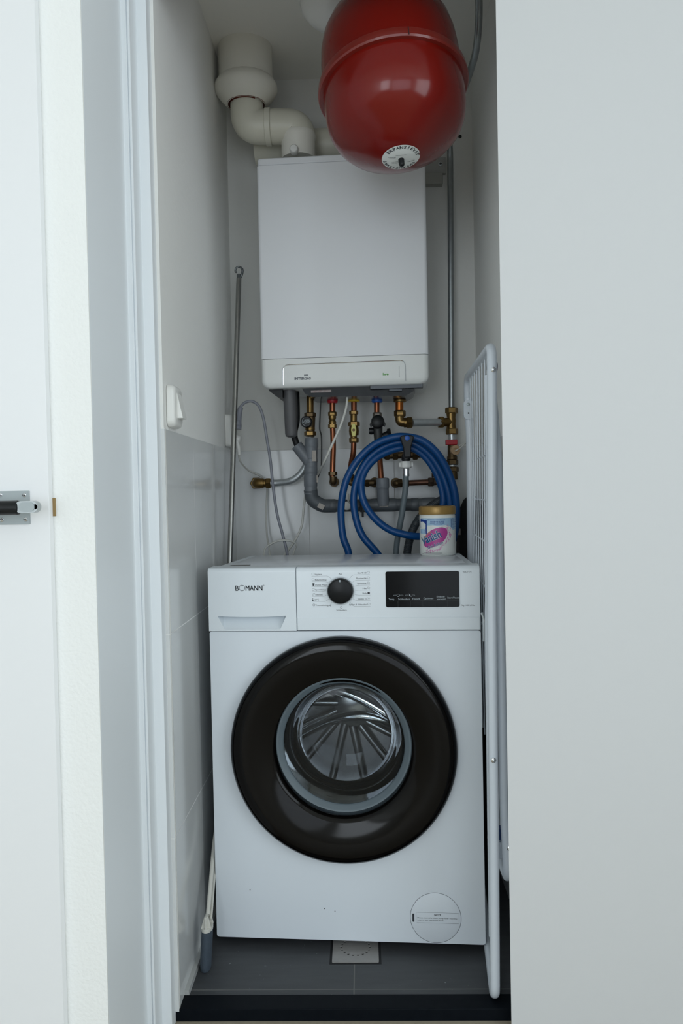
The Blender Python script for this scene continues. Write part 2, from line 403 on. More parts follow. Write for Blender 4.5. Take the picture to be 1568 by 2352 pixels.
# the frame post (lacquered) and the textured wall in front of it
post = prism_z([(-.3855, 1.531), (-.3855, 1.500), (-.405, 1.500), (-.405, 1.4555), (-.4095, 1.4555), (-.4095, 1.4580), (-.4112, 1.4580), (-.4112, 1.4550), (-.4205, 1.4550), (-.4205, 1.243), (-.49, 1.243), (-.49, 1.531)], -.021, PT + .05)
struct(post.build('trim_3', M['frame'], bevel=.0008, segs=2))
slab('wall_front_left', (-1.7, 1.240, -.021), (-.4207, 1.36, 2.42), M['textured'])
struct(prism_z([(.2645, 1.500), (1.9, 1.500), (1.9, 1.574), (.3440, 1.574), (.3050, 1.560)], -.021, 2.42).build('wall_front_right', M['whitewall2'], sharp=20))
slab('wall_front_top', (-.4207, 1.36, PT + .03), (0.2645, 1.53, 2.42), M['paint'])
slab('trim_4', (-.4205, 1.455, PT), (0.2645, 1.531, PT + .03), M['frame'])
slab('ceiling_hall', (-1.7, -2.5, 2.42), (1.9, 1.58, 2.5), M['ceiling'])
slab('wall_hall_left', (-1.8, -2.5, -.05), (-1.7, 1.3, 2.5), M['paint'])
slab('wall_hall_right', (1.9, -2.5, -.05), (2.0, 1.58, 2.5), M['paint'])
# hall back wall: window opening, and another added for the rear left light
mb = plate([(-1.7, -.05), (1.9, -.05), (1.9, 2.5), (-1.7, 2.5)], [[(-.2, .12), (1.7, .12), (1.7, 2.08), (-.2, 2.08)], [(-1.55, .5), (-.55, .5), (-.55, 2.2), (-1.55, 2.2)]], -2.4, -2.5)
struct(mb.build('wall_hall_back', M['paint']))
wf = MB()
for a in ((-.2, .12, -.14, 2.08), (1.64, .12, 1.7, 2.08), (.72, .12, .78, 2.08), (-.2, .12, 1.7, .18), (-.2, 2.02, 1.7, 2.08), (-1.55, .5, -1.5, 2.2), (-.6, .5, -.55, 2.2), (-1.55, .5, -.55, .55), (-1.55, 2.15, -.55, 2.2)):
    wf.box((a[0], -2.46, a[1]), (a[2], -2.40, a[3]))
struct(wf.build('window_1', M['frame'], bevel=.003))

# open door leaf at far left, in front of the wall
door = struct(MB().box((-1.35, 1.2235, -.005), (-.4855, 1.2395, 2.0)).build('door_1', M['doorwhite'], bevel=.001))
o = MB().box((-.4866, 1.2376, .984), (-.4812, 1.2398, 1.0125)).build('latch_keep', M['oak'], door)
# lever handle
dh = thing('door_handle', 'black and chrome lever on a screwed steel plate on the white door at far left', 'door handle', tuple(at(30, 1165, 1.2)))
p0 = at(67, 1127, 1.222); p1 = at(67, 1204, 1.222)
pz1, pz0, px1 = p0.z, p1.z, p0.x
plm = MB()
pm = plate(rrect(px1 - .16, pz0, px1, pz1, .0012, 3), [], 1.2205, 1.2236)
pm.build('backplate', M['steelplate'], dh, world=True)
for (u_, v_) in ((56, 1137), (59, 1193), (1, 1137), (4, 1194), (-55, 1138), (-52, 1195)):
    c = at(u_, v_, 1.2206)
    s_ = MB(); s_.lathe([(.0036, 0), (.0034, .0008), (.0022, .0018), (0, .0021)], c, (0, -1, 0), seg=20)
    so = s_.build('screw', M['chrome'], dh, world=True)
    sl = MB(); sl.box((c.x - .0028, c.y - .0024, c.z - .0004), (c.x + .0028, c.y - .0017, c.z + .0004))
    sl.build('screw_slot', M['gap'], so); so.children[0].location = (0, 0, 0)
    ch = so.children[0]; ch.data.transform(Matrix.Translation(-dh.location))
c = at(45, 1166, 1.172)
g = MB(); g.tube([c, c + Vector((-.14, 0, 0))], .0108, seg=28, smooth=False); g.build('grip', M['blackplastic'], dh, world=True, bevel=.003)
g = MB()
pts = [c + Vector((-.002, 0, .0088)), ]
L = [(p[0], p[1]) for p in rrect(c.x - .004, c.z - .0092 + .001, c.x + .0300, c.z + .0098, .0088, 8)]
g = plate(L, [], 1.1645, 1.179); g.build('lever_end', mat('satin_chrome', (.40, .43, .44), .3, metal=.6), dh, world=True, bevel=.0015)
g = plate([(p[0], p[1]) for p in rrect(c.x + .002, c.z - .0062, c.x + .0255, c.z + .0078, .0068, 8)], [], 1.1635, 1.1650); g.build('end_cap', M['steelplate'], dh, world=True)
g = MB(); g.tube([c + Vector((-.05, 0, 0)), c + Vector((-.05, .048, 0))], .009, seg=24, smooth=False); g.build('neck', M['chrome'], dh, world=True)

# ------------------------------------------------------------------ washing machine
WM = thing('washing_machine', 'white front-loading washing machine with a black round door in the alcove', 'washing machine', (-.3455, 1.7594, 0), -.0654)
WW, DP, ZB, ZP, ZT = .597, .36, .0196, .7094, .85
DC = (.2940, .4493); DR = .2485
hole = circ(DC[0], DC[1], .205, 72)
fp = plate(rrect(0.0, ZB, WW, ZP - .0008, .006, 5), [hole], 0, .012)
fp.build('front_panel', M['white'], WM, bevel=.0025)
cb = MB(); x0, x1, y0, y1, z0, z1 = .002, WW - .002, .012, DP, ZB + .003, .826
cb.add([(x0, y0, z0), (x1, y0, z0), (x1, y1, z0), (x0, y1, z0), (x0, y0, z1), (x1, y0, z1), (x1, y1, z1), (x0, y1, z1)],
       [(0, 3, 2, 1), (1, 2, 6, 5), (2, 3, 7, 6), (3, 0, 4, 7), (4, 5, 6, 7)])
cb.build('cabinet', M['white'], WM)
for sx_ in (.06, WW - .06):
    for sy_ in (.05, DP - .05):
        MB().lathe([(.02, 0), (.02, .012), (.008, .014), (.008, .026)], (sx_, sy_, 0), seg=24).build('foot', M['blackplastic'], WM)
# fascia with a rounded top edge
def prof_block(xa, xb, n=8):      # cross-section in y,z extruded along x, rounded front-top edge
    pr = [(.052, ZP + .0008), (-.002, ZP + .0008), (-.004, ZP + .003), (-.004, ZT - .012)]
    for k in range(1, n + 1):
        t = PI / 2 * k / n; pr.append((-.004 + .012 * (1 - math.cos(t)), ZT - .012 + .012 * math.sin(t)))
    pr.append((.052, ZT)); return pr
pr = prof_block(0, 0); n = len(pr)
fas = MB(); fas.add([(.1975, p[0], p[1]) for p in pr] + [(WW, p[0], p[1]) for p in pr],
                    [tuple(range(n)), tuple(reversed(range(n, 2 * n)))] + [(i, (i + 1) % n, n + (i + 1) % n, n + i) for i in range(n)])
fascia = fas.build('control_fascia', M['fascia'], WM, bevel=.002, segs=2)
# faint step low on the fascia
MB().box((.199, -.0052, ZP + .002), (WW - .002, -.0030, .7385)).build('fascia_step', M['fascia'], fascia, bevel=.001)
# drawer with a scooped grip
outer = [(0.0, ZP + .0008), (.1965, ZP + .0008), (.1965, ZT - .010), (0.0, ZT - .010)]
top = [(.020 + (.174 - .020) * k / 16, .7432 - .0022 * math.sin(PI * k / 16)) for k in range(17)]
bot = [(.160 - (.160 - .036) * k / 16, .7136) for k in range(17)]
dr = plate(outer, [top + bot], -.004, .045)
# keep only the front skin plus the block behind the recess
deep = [(p[0] * .90 + .0097, .020, p[1] - .002) for p in top]
dr2 = MB()
bmV = dr.v; keep = []
for f in dr.f:
    ys = [bmV[i].y for i in f]
    if all(abs(y + .004) < 1e-6 for y in ys): keep.append(f)
dr2.add(bmV, keep)
T = [(p[0], -.004, p[1]) for p in top]; Bt = [(p[0], -.004, p[1]) for p in reversed(bot)]
m_ = len(T)
dr2.add(T + deep, [(i, i + 1, m_ + i + 1, m_ + i) for i in range(m_ - 1)])
mid = [((deep[i][0] + Bt[i][0]) / 2, .004, Bt[i][2] + .006) for i in range(m_)]
dr2.add(deep + mid + Bt, [(i, i + 1, m_ + i + 1, m_ + i) for i in range(m_ - 1)] + [(m_ + i, m_ + i + 1, 2 * m_ + i + 1, 2 * m_ + i) for i in range(m_ - 1)])
dr2.add([T[0], deep[0], mid[0], Bt[0]], [(0, 1, 2, 3)]); dr2.add([T[-1], deep[-1], mid[-1], Bt[-1]], [(0, 1, 2, 3)])
prr = [(-.004, ZT - .010)] + [(-.004 + .010 * (1 - math.cos(PI / 2 * k / 8)), ZT - .010 + .010 * math.sin(PI / 2 * k / 8)) for k in range(1, 9)] + [(.052, ZT)]
nn = len(prr)
dr2.add([(0, p[0], p[1]) for p in prr] + [(.1965, p[0], p[1]) for p in prr], [(i, i + 1, nn + i + 1, nn + i) for i in range(nn - 1)])
for xx in (0, .1965):
    side = [(xx, -.004, ZP + .0008)] + [(xx, p[0], p[1]) for p in prr] + [(xx, .052, ZP + .0008)]
    dr2.add(side, [tuple(range(len(side)))])
dr2.add([(0, -.004, ZP + .0008), (.1965, -.004, ZP + .0008), (.1965, .052, ZP + .0008), (0, .052, ZP + .0008)], [(0, 1, 2, 3)])
drawer = dr2.build('detergent_drawer', M['fascia'], WM, sharp=35)
lg = MB()
for dx_ in (0, .0003, .0006): put_text(lg, 'B', .0616 + dx_, .7995, .0122, -.00425, width=.0070)
put_line(lg, circ(.0765, .8056, .0062, 40), .0010, -.00425, closed=True)
for dx_ in (0, .0003, .0006): put_text(lg, 'MANN', .0846 + dx_, .7995, .0122, -.00425, width=.0374)
put_text(lg, '®', .1240, .8095, .0028, -.00425)
lg.build('logo', M['ink'], drawer)
# lid
ld = MB()
ft, bk = 0.03, DP
xa = [(0.004, ft), (WW - .004, ft), (WW - .018, bk), (.018, bk)]
n0 = len(xa)
ld.add([(p[0], p[1], .826) for p in xa] + [(p[0] + (.004 if p[0] < .3 else -.004), p[1] + (.0 if p[1] < .1 else -.004), ZT - .001) for p in xa],
       [(0, 3, 2, 1), (4, 5, 6, 7), (0, 1, 5, 4), (1, 2, 6, 5), (2, 3, 7, 6), (3, 0, 4, 7)])
lid = ld.build('lid', M['fascia'], WM, bevel=.003)
lp = MB(); lp.add([(.026, .056, ZT - .0008), (WW - .026, .056, ZT - .0008), (WW - .040, DP - .014, ZT - .0008), (.040, DP - .014, ZT - .0008)] +
                  [(.024, .054, ZT - .002), (WW - .024, .054, ZT - .002), (WW - .038, DP - .012, ZT - .002), (.038, DP - .012, ZT - .002)],
                  [(0, 1, 2, 3), (0, 4, 5, 1), (1, 5, 6, 2), (2, 6, 7, 3), (3, 7, 4, 0)])
lp.build('lid_panel', M['lid'], lid)
MB().box((.034, .060, ZT - .0009), (.080, .078, ZT - .0003)).build('lid_dark_strip', mat('strip_brown', (.10, .10, .09), .4), lid)  # flat dark strip lying at the left of the lid
# knob
kc = (.2956, .7980)
kr = MB(); kr.lathe([(.0320, 0), (.0320, .0015), (.0302, .0028), (.0290, .0020)], (kc[0], -.004, kc[1]), (0, -1, 0), seg=64)
kring = kr.build('knob_ring', M['fascia'], fascia)
kn = MB(); kn.lathe([(.0280, 0), (.0280, .012), (.0262, .0155), (.0235, .0165), (0, .0168)], (kc[0], -.004, kc[1]), (0, -1, 0), seg=64)
kno = kn.build('program_knob', M['knob'], WM)
MB().box((kc[0] - .0012, -.0212, kc[1] + .0205), (kc[0] + .0012, -.0200, kc[1] + .0250)).build('pointer_mark', M['inkwhite'], kno)
# print around the knob
X = lambda u: .2956 + (u - 782) * .000948
Z = lambda v: .7980 - (v - 1356) * .000972
pr_ = MB(); yy = -.0043
Lnames = [('Hygiene', 1318, 739), ('Babykleidung', 1330.5, 749.5), ('Dunkle Wäsche', 1342, 754), ('Sportkleidung', 1353, 750.5), ('Oberbett', 1364, 740), ('20°C', 1375.5, 731), ('Trommelreinigung', 1388, 759)]
Rnames = [('Eco 40-60', 1316, 822), ('Baumwolle', 1328, 819), ('Synthetik', 1339.5, 820), ('Mix', 1351, 833), ('Wolle', 1362, 832), ('Express 15\'', 1374, 821), ('Spülen & Schleudern', 1387, 801)]
for i, (s, v, ue) in enumerate(Lnames):
    put_text(pr_, s, X(723 if i != 5 else 721), Z(v + 2.4), .0036, yy, width=X(ue) - X(723 if i != 5 else 721))
    bx_ = X(719)
    if i == 2: put_poly(pr_, [(bx_ - .0035, Z(v) + .0015), (bx_ - .0012, Z(v) + .003), (bx_ + .0012, Z(v) + .003), (bx_ + .0035, Z(v) + .0015), (bx_ + .0018, Z(v) + .0002), (bx_ + .0018, Z(v) - .0028), (bx_ - .0018, Z(v) - .0028), (bx_ - .0018, Z(v) + .0002)], yy)
    elif i == 5:
        put_line(pr_, [(X(717), Z(v) + .003), (X(717), Z(v) - .001)], .0010, yy); put_poly(pr_, circ(X(717), Z(v) - .0022, .0014, 12), yy)
    elif i == 4: put_line(pr_, [(bx_ - .003, Z(v) - .0025), (bx_ - .001, Z(v) + .002), (bx_ + .003, Z(v) + .003), (bx_ + .001, Z(v) - .001)], .0004, yy, closed=True)
    elif i == 6: put_line(pr_, circ(bx_, Z(v), .0024, 16), .0005, yy, closed=True)
    else: put_line(pr_, rrect(bx_ - .003, Z(v) - .0022, bx_ + .002, Z(v) + .0020, .0006, 3), .0004, yy, closed=True)
    zl = Z(v) - .0046
    ang = [128, 146, 164, 180, 196, 214, 232][i]; ex_, ez_ = kc[0] + .0318 * math.cos(math.radians(ang)), kc[1] + .0318 * math.sin(math.radians(ang))
    kx = ex_ - .006
    P_ = [Vector((X(715), zl)), Vector((kx, zl)), Vector((ex_, ez_))]
    pts = [(X(715), zl)] + [((1 - t) ** 2 * (kx - .004) + 2 * t * (1 - t) * kx + t * t * ex_, (1 - t) ** 2 * zl + 2 * t * (1 - t) * zl + t * t * ez_) for t in (0, .25, .5, .75, 1)]
    put_line(pr_, pts, .00032, yy, 1)
for i, (s, v, us) in enumerate(Rnames):
    ur = 842 if i not in (6,) else 843
    put_text(pr_, s, X(ur), Z(v + 2.4), .0036, yy, align='RIGHT', width=X(ur) - X(us))
    bx_ = X(846.5)
    if i == 4: put_poly(pr_, circ(bx_, Z(v), .0027, 14), yy)
    elif i == 5:
        for k in (-1, 1): put_line(pr_, [(bx_ + k * .0014 - .001, Z(v) + .002), (bx_ + k * .0014 + .001, Z(v)), (bx_ + k * .0014 - .001, Z(v) - .002)], .0004, yy)
    else: put_line(pr_, [(bx_ - .003, Z(v) + .001), (bx_ - .001, Z(v) + .0026), (bx_ + .003, Z(v) + .0012), (bx_ + .002, Z(v) - .0022), (bx_ - .0018, Z(v) - .0014)], .0004, yy, closed=True)
    zl = Z(v) - .0046
    ang = [52, 34, 16, 0, -16, -34, -52][i]; ex_, ez_ = kc[0] + .0318 * math.cos(math.radians(ang)), kc[1] + .0318 * math.sin(math.radians(ang))
    kx = ex_ + .006
    pts = [(X(850), zl)] + [((1 - t) ** 2 * (kx + .004) + 2 * t * (1 - t) * kx + t * t * ex_, (1 - t) ** 2 * zl + 2 * t * (1 - t) * zl + t * t * ez_) for t in (0, .25, .5, .75, 1)]
    put_line(pr_, pts, .00032, yy, 1)
put_text(pr_, 'Aus', kc[0], Z(1320), .0034, yy, align='CENTER', width=.0075)
put_line(pr_, [(kc[0], Z(1323)), (kc[0], kc[1] + .032)], .0003, yy, 1)
put_text(pr_, 'Schleudern', kc[0] + .001, Z(1401.5), .0034, yy, align='CENTER', width=.0225)
put_line(pr_, circ(kc[0] + .0005, Z(1394), .0022, 14), .0005, yy, closed=True)
put_line(pr_, [(kc[0], Z(1391)), (kc[0], kc[1] - .032)], .0003, yy, 1)
pr_.build('program_print', [M['ink'], M['inkgrey']], fascia)
mp = MB(); put_text(mp, 'WA 7174', .5605, .8342, .0032, yy, width=.0185); mp.build('model_print', M['ink'], fascia)
mp = MB(); put_text(mp, '7kg-1400 U/Min', .5560, .7622, .0034, yy, width=.0290); mp.build('capacity_print', M['ink'], fascia)
# display
dp = plate(rrect(.3940, .7606, .5525, .8385, .004, 4), [], -.0055, -.0035)
disp = dp.build('display', M['black_gloss'], WM)
dt = MB(); yd = -.0058
XD = lambda u: .394 + (u - 885) * .000938
ZD = lambda v: .838 - (v - 1313) * .000966
for s, u, v, wd_ in (('Temp.', 898.5, 1376.5, 14), ('Schleudern', 927, 1376.5, 27), ('Favorit', 955, 1376.0, 17), ('Optionen', 983, 1375.2, 22.5), ('Endzeit-', 1011.5, 1371.5, 19), ('vorwahl', 1012, 1377.2, 19.5), ('Start/Pause', 1040, 1374, 27)):
    put_text(dt, s, XD(u), ZD(v), .0041, yd, align='CENTER', width=wd_ * .000938)
for u0, u1 in ((903, 909.5), (917, 925), (930, 937), (945, 952)):
    a, b = (u0, u1)
    first = u0 in (903, 930)
    pts = [(XD(a), ZD(1367)), (XD(a), ZD(1365.5)), (XD(b), ZD(1365.5))] if first else [(XD(a), ZD(1365.5)), (XD(b), ZD(1365.5)), (XD(b), ZD(1367))]
    put_line(dt, pts, .0004, yd)
put_line(dt, circ(XD(913.5), ZD(1366), .0028, 18), .0005, yd, closed=True)
put_poly(dt, [(XD(938.5), ZD(1366)), (XD(941.5), ZD(1363)), (XD(941.5), ZD(1369))], yd); put_line(dt, [(XD(938), ZD(1362.5)), (XD(944), ZD(1369.5))], .0005, yd)
for u in (913, 942, 970, 998, 1026): put_line(dt, [(XD(u), ZD(1379)), (XD(u), ZD(1392))], .0003, yd, 1)
put_line(dt, [(XD(888), ZD(1379)), (XD(1053), ZD(1378))], .0003, yd, 1)
dt.build('display_print', [M['inkwhite'], mat('button_line', (.03, .032, .035), .3)], disp)
# filter cover low on the right
fc = MB(); cx_, cz_ = .4895, .0766
fc.lathe([(.0548, 0), (.0548, .0005), (.0540, .0009), (0, .0009)], (cx_, 0.0002, cz_), (0, -1, 0), seg=96)
fco = fc.build('filter_cover', M['white'], WM)
gr = MB(); put_line(gr, circ(cx_, cz_, .0554, 96), .0007, -.0003, closed=True)
sx0, sx1, sz0, sz1 = .4484, .5395, .0652, .0886
put_line(gr, [(sx0, sz0), (sx1, sz0 + .0003), (sx1, sz1), (sx0, sz1)], .0004, -.0010, closed=True)
put_text(gr, 'NOTE', (sx0 + sx1) / 2, .0818, .0036, -.0010, align='CENTER', bold=.00012, width=.0145)
put_text(gr, 'Please clean the drain pump filter monthly,', sx0 + .0015, .0752, .0027, -.0010, width=.0872)
put_text(gr, 'refer to the instruction book.', sx0 + .0015, .0702, .0027, -.0010, width=.0575)
put_poly(gr, rrect(.4387, .0668, .4428, .0852, .0018, 5), -.0010)
gr.build('filter_print', M['ink'], fco)
# the door: wide dark ring, grey inner rim, glass bowl
dring = MB()
prf = [(.2485, .000), (.2485, .013), (.2465, .021), (.2410, .0275), (.2330, .0310), (.2200, .0325), (.2000, .0300), (.1780, .0245), (.1600, .0190), (.1515, .0150), (.1490, .0100), (.1490, .0)]
dring.lathe(prf, (DC[0], -.0005, DC[1]), (0, -1, 0), seg=128, caps=False)
DOOR = dring.build('door', M['door_ring'], WM, sharp=60)
er = MB(); er.lathe([(.2490, .0), (.2490, .0135), (.2472, .0215), (.2425, .0272), (.2405, .0285)], (DC[0], -.0008, DC[1]), (0, -1, 0), seg=128, caps=False)
er.build('door_rim', M['black_gloss'], DOOR, sharp=60)
BC = (.2958, .4622)
ir = MB(); ir.lathe([(.1490, -.010), (.1490, .0165), (.1470, .0190), (.1440, .0185), (.1420, .0160), (.1400, .0150), (.1375, .0120), (.1345, .0105), (.1320, .004), (.1300, -.006)], (BC[0], -.0005, BC[1]), (0, -1, 0), seg=96, caps=False)
ir.build('inner_rim', M['rubber'], DOOR, sharp=60)
gl = MB()
gp = [(.1330, .008), (.1290, -.004), (.1250, -.020), (.1200, -.045), (.1140, -.070), (.1040, -.088), (.0850, -.099), (.0500, -.105), (0.0, -.107)]
gl.lathe(gp, (BC[0], 0, BC[1]), (0, -1, 0), seg=96)
gl.lathe([(.1335, .008), (.1280, .012), (.1080, .0150), (.0700, .0165), (.0, .0170)], (BC[0], 0, BC[1]), (0, -1, 0), seg=96, caps=False)
gl.build('glass_bowl', M['glass'], DOOR, sharp=70)
# drum with lifters and perforations
drm = MB()
drm.lathe([(.20, -.028), (.150, -.034), (.148, -.052), (.205, -.060), (.205, -.325), (.06, -.335), (0, -.330)], (DC[0], 0, DC[1] + .005), (0, -1, 0), seg=72, caps=False)
drum = drm.build('drum', M['steel_drum'], WM)
for k in range(3):
    a = math.radians(205 + 120 * k); cxx, czz = DC[0] + .19 * math.cos(a), DC[1] + .19 * math.sin(a)
    lf = MB(); lf.lathe([(.034, .07), (.036, .09), (.034, .30), (.02, .31)], (cxx, 0, czz), (0, 1, 0), seg=20); lf.build('drum_lifter', M['steel_drum'], drum)
for pts_ in ([(-.150, .28, .045), (-.07, .24, .075), (.02, .22, .055), (.13, .20, -.005)], [(-.130, .26, -.050), (-.05, .23, -.005), (.04, .21, .012), (.14, .22, -.020)]):
    rb = MB(); rb.tube([(DC[0] + x_, y_, DC[1] + z_) for x_, y_, z_ in pts_], .012, seg=14); rb.build('refraction_ridge', M['chrome'], drum)  # added ridges standing in for refracted streaks behind the bowl
for k in range(14):
    a = 2 * PI * k / 14 + .1
    rb = MB(); rb.tube([(DC[0] + .045 * math.cos(a), .322, DC[1] + .045 * math.sin(a)), (DC[0] + .19 * math.cos(a + .25), .318, DC[1] + .19 * math.sin(a + .25))], .010, seg=12, smooth=False)
    rb.build('drum_rib', M['steel_drum'], drum)
hb = MB(); hb.lathe([(.055, 0), (.050, .012), (.03, .018), (0, .019)], (DC[0], .328, DC[1] + .005), (0, -1, 0), seg=32); hb.build('drum_hub', M['steel_drum'], drum)
gk = MB(); gk.lathe([(.205, .004), (.19, .012), (.17, .022), (.152, .020), (.148, .032), (.155, .05), (.200, .055)], (DC[0], 0, DC[1] + .003), (0, 1, 0), seg=72, caps=False)
gk.build('door_gasket', M['rubber'], WM)
for (x_, z_) in ((.078, .128), (.268, .085), (.245, .090)):
    MB().lathe([(.0012, 0), (0, .0003)], (x_, 0, z_), (0, -1, 0), seg=8).build('front_speck', M['ink'], WM.children[0])

# ------------------------------------------------------------------ boiler
BO = thing('wall_boiler', 'white wall-hung gas boiler with a rounded lower panel, above the pipes', 'boiler', (-.2634, 2.1306, 1.2953), -.0534)
BWd, BD, BH = .446, .238, .5895
def rbox(lo, hi, r, n=6):       # box with rounded vertical corners at the front
    x0, y0, z0 = lo; x1, y1, z1 = hi
    pts = [(x1, y1)]
    for cx, cy, a0 in ((x0 + r, y0 + r, PI), (x1 - r, y0 + r, 1.5 * PI)): pass
    pts = [(x0, y1)] + [(x0 + r + r * math.cos(PI + PI / 2 * k / n), y0 + r + r * math.sin(PI + PI / 2 * k / n)) for k in range(n + 1)] + \
          [(x1 - r + r * math.cos(1.5 * PI + PI / 2 * k / n), y0 + r + r * math.sin(1.5 * PI + PI / 2 * k / n)) for k in range(n + 1)] + [(x1, y1)]
    return prism_z(pts, z0, z1)
rbox((0, 0, .0772), (BWd, BD, BH), .010).build('casing', M['boiler'], BO, bevel=.0012, segs=2)
rbox((.001, .004, BH + .0008), (BWd - .001, BD, BH + .0205), .010).build('top_cap', M['boiler'], BO, bevel=.004)
# lower panel with rounded bottom corners and bottom front edge
lo_ = MB(); npz = 10; rows = []
rc = .020
for k in range(npz + 1):
    t = PI / 2 * k / npz
    rows.append((rc * (1 - math.sin(t)), rc * (1 - math.cos(t))))    # (inset, z)
rows = [(a, b) for a, b in rows]
rings = []
for ins, zz in rows + [(0, .0762)]:
    r = .014; x0, x1, y0, y1 = ins, BWd - ins, ins * .55, BD - .02
    ring = [(x0, y1, zz)] + [(x0 + r + r * math.cos(PI + PI / 2 * k / 6), y0 + r + r * math.sin(PI + PI / 2 * k / 6), zz) for k in range(7)] + \
           [(x1 - r + r * math.cos(1.5 * PI + PI / 2 * k / 6), y0 + r + r * math.sin(1.5 * PI + PI / 2 * k / 6), zz) for k in range(7)] + [(x1, y1, zz)]
    rings.append(ring)
m_ = len(rings[0])
for r_ in rings: lo_.v += [Vector(p) for p in r_]
for i in range(len(rings) - 1):
    for k in range(m_): lo_.f.append((i * m_ + k, i * m_ + (k + 1) % m_, (i + 1) * m_ + (k + 1) % m_, (i + 1) * m_ + k)); lo_.mi.append(0)
lo_.f.append(tuple(reversed(range(m_)))); lo_.f.append(tuple((len(rings) - 1) * m_ + k for k in range(m_))); lo_.mi += [0, 0]
LP = lo_.build('lower_panel', M['boilerplastic'], BO, sharp=50)
ch = MB(); pts = bend([(.0590, -.0006, .006), (.0600, -.0006, .0600), (.3840, -.0006, .0615), (.3845, -.0006, .008)], .015)
ch.tube(pts, .0016, seg=8, smooth=False); ch.build('chrome_outline', M['chrome'], LP)
pt = MB()
XB = lambda u: .0609 + (u - 651) * (.3219 / 278)
put_text(pt, 'INTERGAS', XB(676), .0195, .0062, -.0006, width=XB(714) - XB(676), bold=.00035)
for k in (-1, 0, 1): put_poly(pt, [(XB(702.5 + 3 * k) - .0011, .0285), (XB(702.5 + 3 * k) + .0011, .0285), (XB(702.5 + 3 * k) + .0014, .0310), (XB(702.5 + 3 * k), .0350), (XB(702.5 + 3 * k) - .0014, .0310)], -.0006)
pt.build('brand_print', M['inkgrey'], LP)
pt = MB(); put_text(pt, 'hre', XB(879), .0245, .0062, -.0006, 0, width=XB(892) - XB(879), bold=.0003); pt.build('green_print', M['green_ink'], LP)
pt2 = MB(); put_text(pt2, 'SERIALNUMMER', XB(917.5), .018, .0024, -.0006, rot=PI / 2, width=.030); pt2.build('side_print', mat('print_pale', (.45, .46, .47), .6), LP)
# underside tray and connectors
tr = MB(); tr.add([(.100, .02, .012), (.415, .02, .012), (.405, .03, -.016), (.385, .04, -.026), (.130, .04, -.022), (.112, .03, -.012),
                   (.100, .20, .012), (.415, .20, .012), (.405, .19, -.016), (.385, .18, -.026), (.130, .18, -.022), (.112, .19, -.012)],
                  [tuple(range(6)), tuple(reversed(range(6, 12)))] + [(i, (i + 1) % 6, 6 + (i + 1) % 6, 6 + i) for i in range(6)])
TR = tr.build('underside_tray', mat('dark_tray', (.10, .105, .115), .25, metal=.6, noise=.4, nscale=30), BO)
tr = MB(); tr.box((.290, .012, -.010), (.430, .035, .004)).box((.340, .02, -.016), (.375, .04, -.006)); tr.build('tray_rail', mat('grey_rail', (.05, .055, .062), .3, metal=.5), TR, bevel=.001)
MB().box((.130, .026, -.0125), (.185, .029, -.0060)).build('warning_sticker', mat('sticker_red', (.22, .10, .09), .5, noise=.5, nscale=150, noise_col=(.38, .38, .38)), TR)
bk = MB(); bk.add([(.016, .03, 0.004), (.052, .03, .004), (.052, .03, -.022), (.040, .03, -.022), (.016, .03, -.004)] + [(.016, .15, 0.004), (.052, .15, .004), (.052, .15, -.022), (.040, .15, -.022), (.016, .15, -.004)],
                  [tuple(range(5)), tuple(reversed(range(5, 10)))] + [(i, (i + 1) % 5, 5 + (i + 1) % 5, 5 + i) for i in range(5)])
bk.build('side_bracket', M['blackplastic'], BO)
# condensate trap hanging under the boiler
ctr = MB(); a_, b_ = at(664, 885, 2.185), at(665, 1006, 2.185)
ctr.lathe([(.0175, 0), (.0175, .008), (.0178, .03), (.0168, .132), (.0150, .139), (.010, .142), (0, .143)], Vector((a_.x, a_.y, a_.z)), (0.02, 0, -1), seg=28)
ctr.build('condensate_trap', M['trap'], BO, world=True)
# hexagonal return connector
cx = at(918, 890, 2.20)
cn = MB(); cn.lathe([(.026, .03), (.0265, 0), (.0265, -.014), (.0235, -.019)], cx, (0, 0, 1), seg=8)
cn.build('return_connector', M['blackplastic'], BO, world=True)

# wall bracket plate behind the boiler's upper right corner
wb = thing('mounting_bracket', 'grey metal bracket with a cross screw beside the upper right edge of the boiler', 'bracket', tuple(at(1003, 400, 2.37)))
p0, p1 = at(975, 362, 2.362), at(1024, 397, 2.362)
MB().box((p0.x, 2.362, p1.z), (p1.x, 2.3785, p0.z)).build('bracket_plate', mat('bracket_grey', (.42, .42, .40), .5), wb, world=True, bevel=.001)
p0, p1 = at(965, 397, 2.35), at(1017, 421, 2.35)
MB().box((p0.x, 2.350, p1.z), (p1.x, 2.3785, p0.z)).build('bracket_block', mat('bracket_block_grey', (.34, .34, .31), .5), wb, world=True, bevel=.001)
c = at(1011, 377, 2.360); s_ = MB(); s_.lathe([(.006, 0), (.006, .002), (.004, .003)], c, (0, -1, 0), seg=20); scw = s_.build('screw', M['zinc'], wb, world=True)
s_ = MB(); s_.box((c.x - .004, c.y - .0036, c.z - .0008), (c.x + .004, c.y - .003, c.z + .0008)).box((c.x - .0008, c.y - .0036, c.z - .004), (c.x + .0008, c.y - .003, c.z + .004)); s_.build('screw_cross', M['gap'], scw); scw.children[0].data.transform(Matrix.Translation(-wb.location))
c = at(1056, 314, 2.3785); o = MB().lathe([(.0055, -.001), (.0045, .004), (0, .005)], c, (0, -1, 0), seg=16).build('wall_plug', M['blackplastic']); tag(o, 'small black wall plug in the back wall just right of the red tank', 'wall plug')

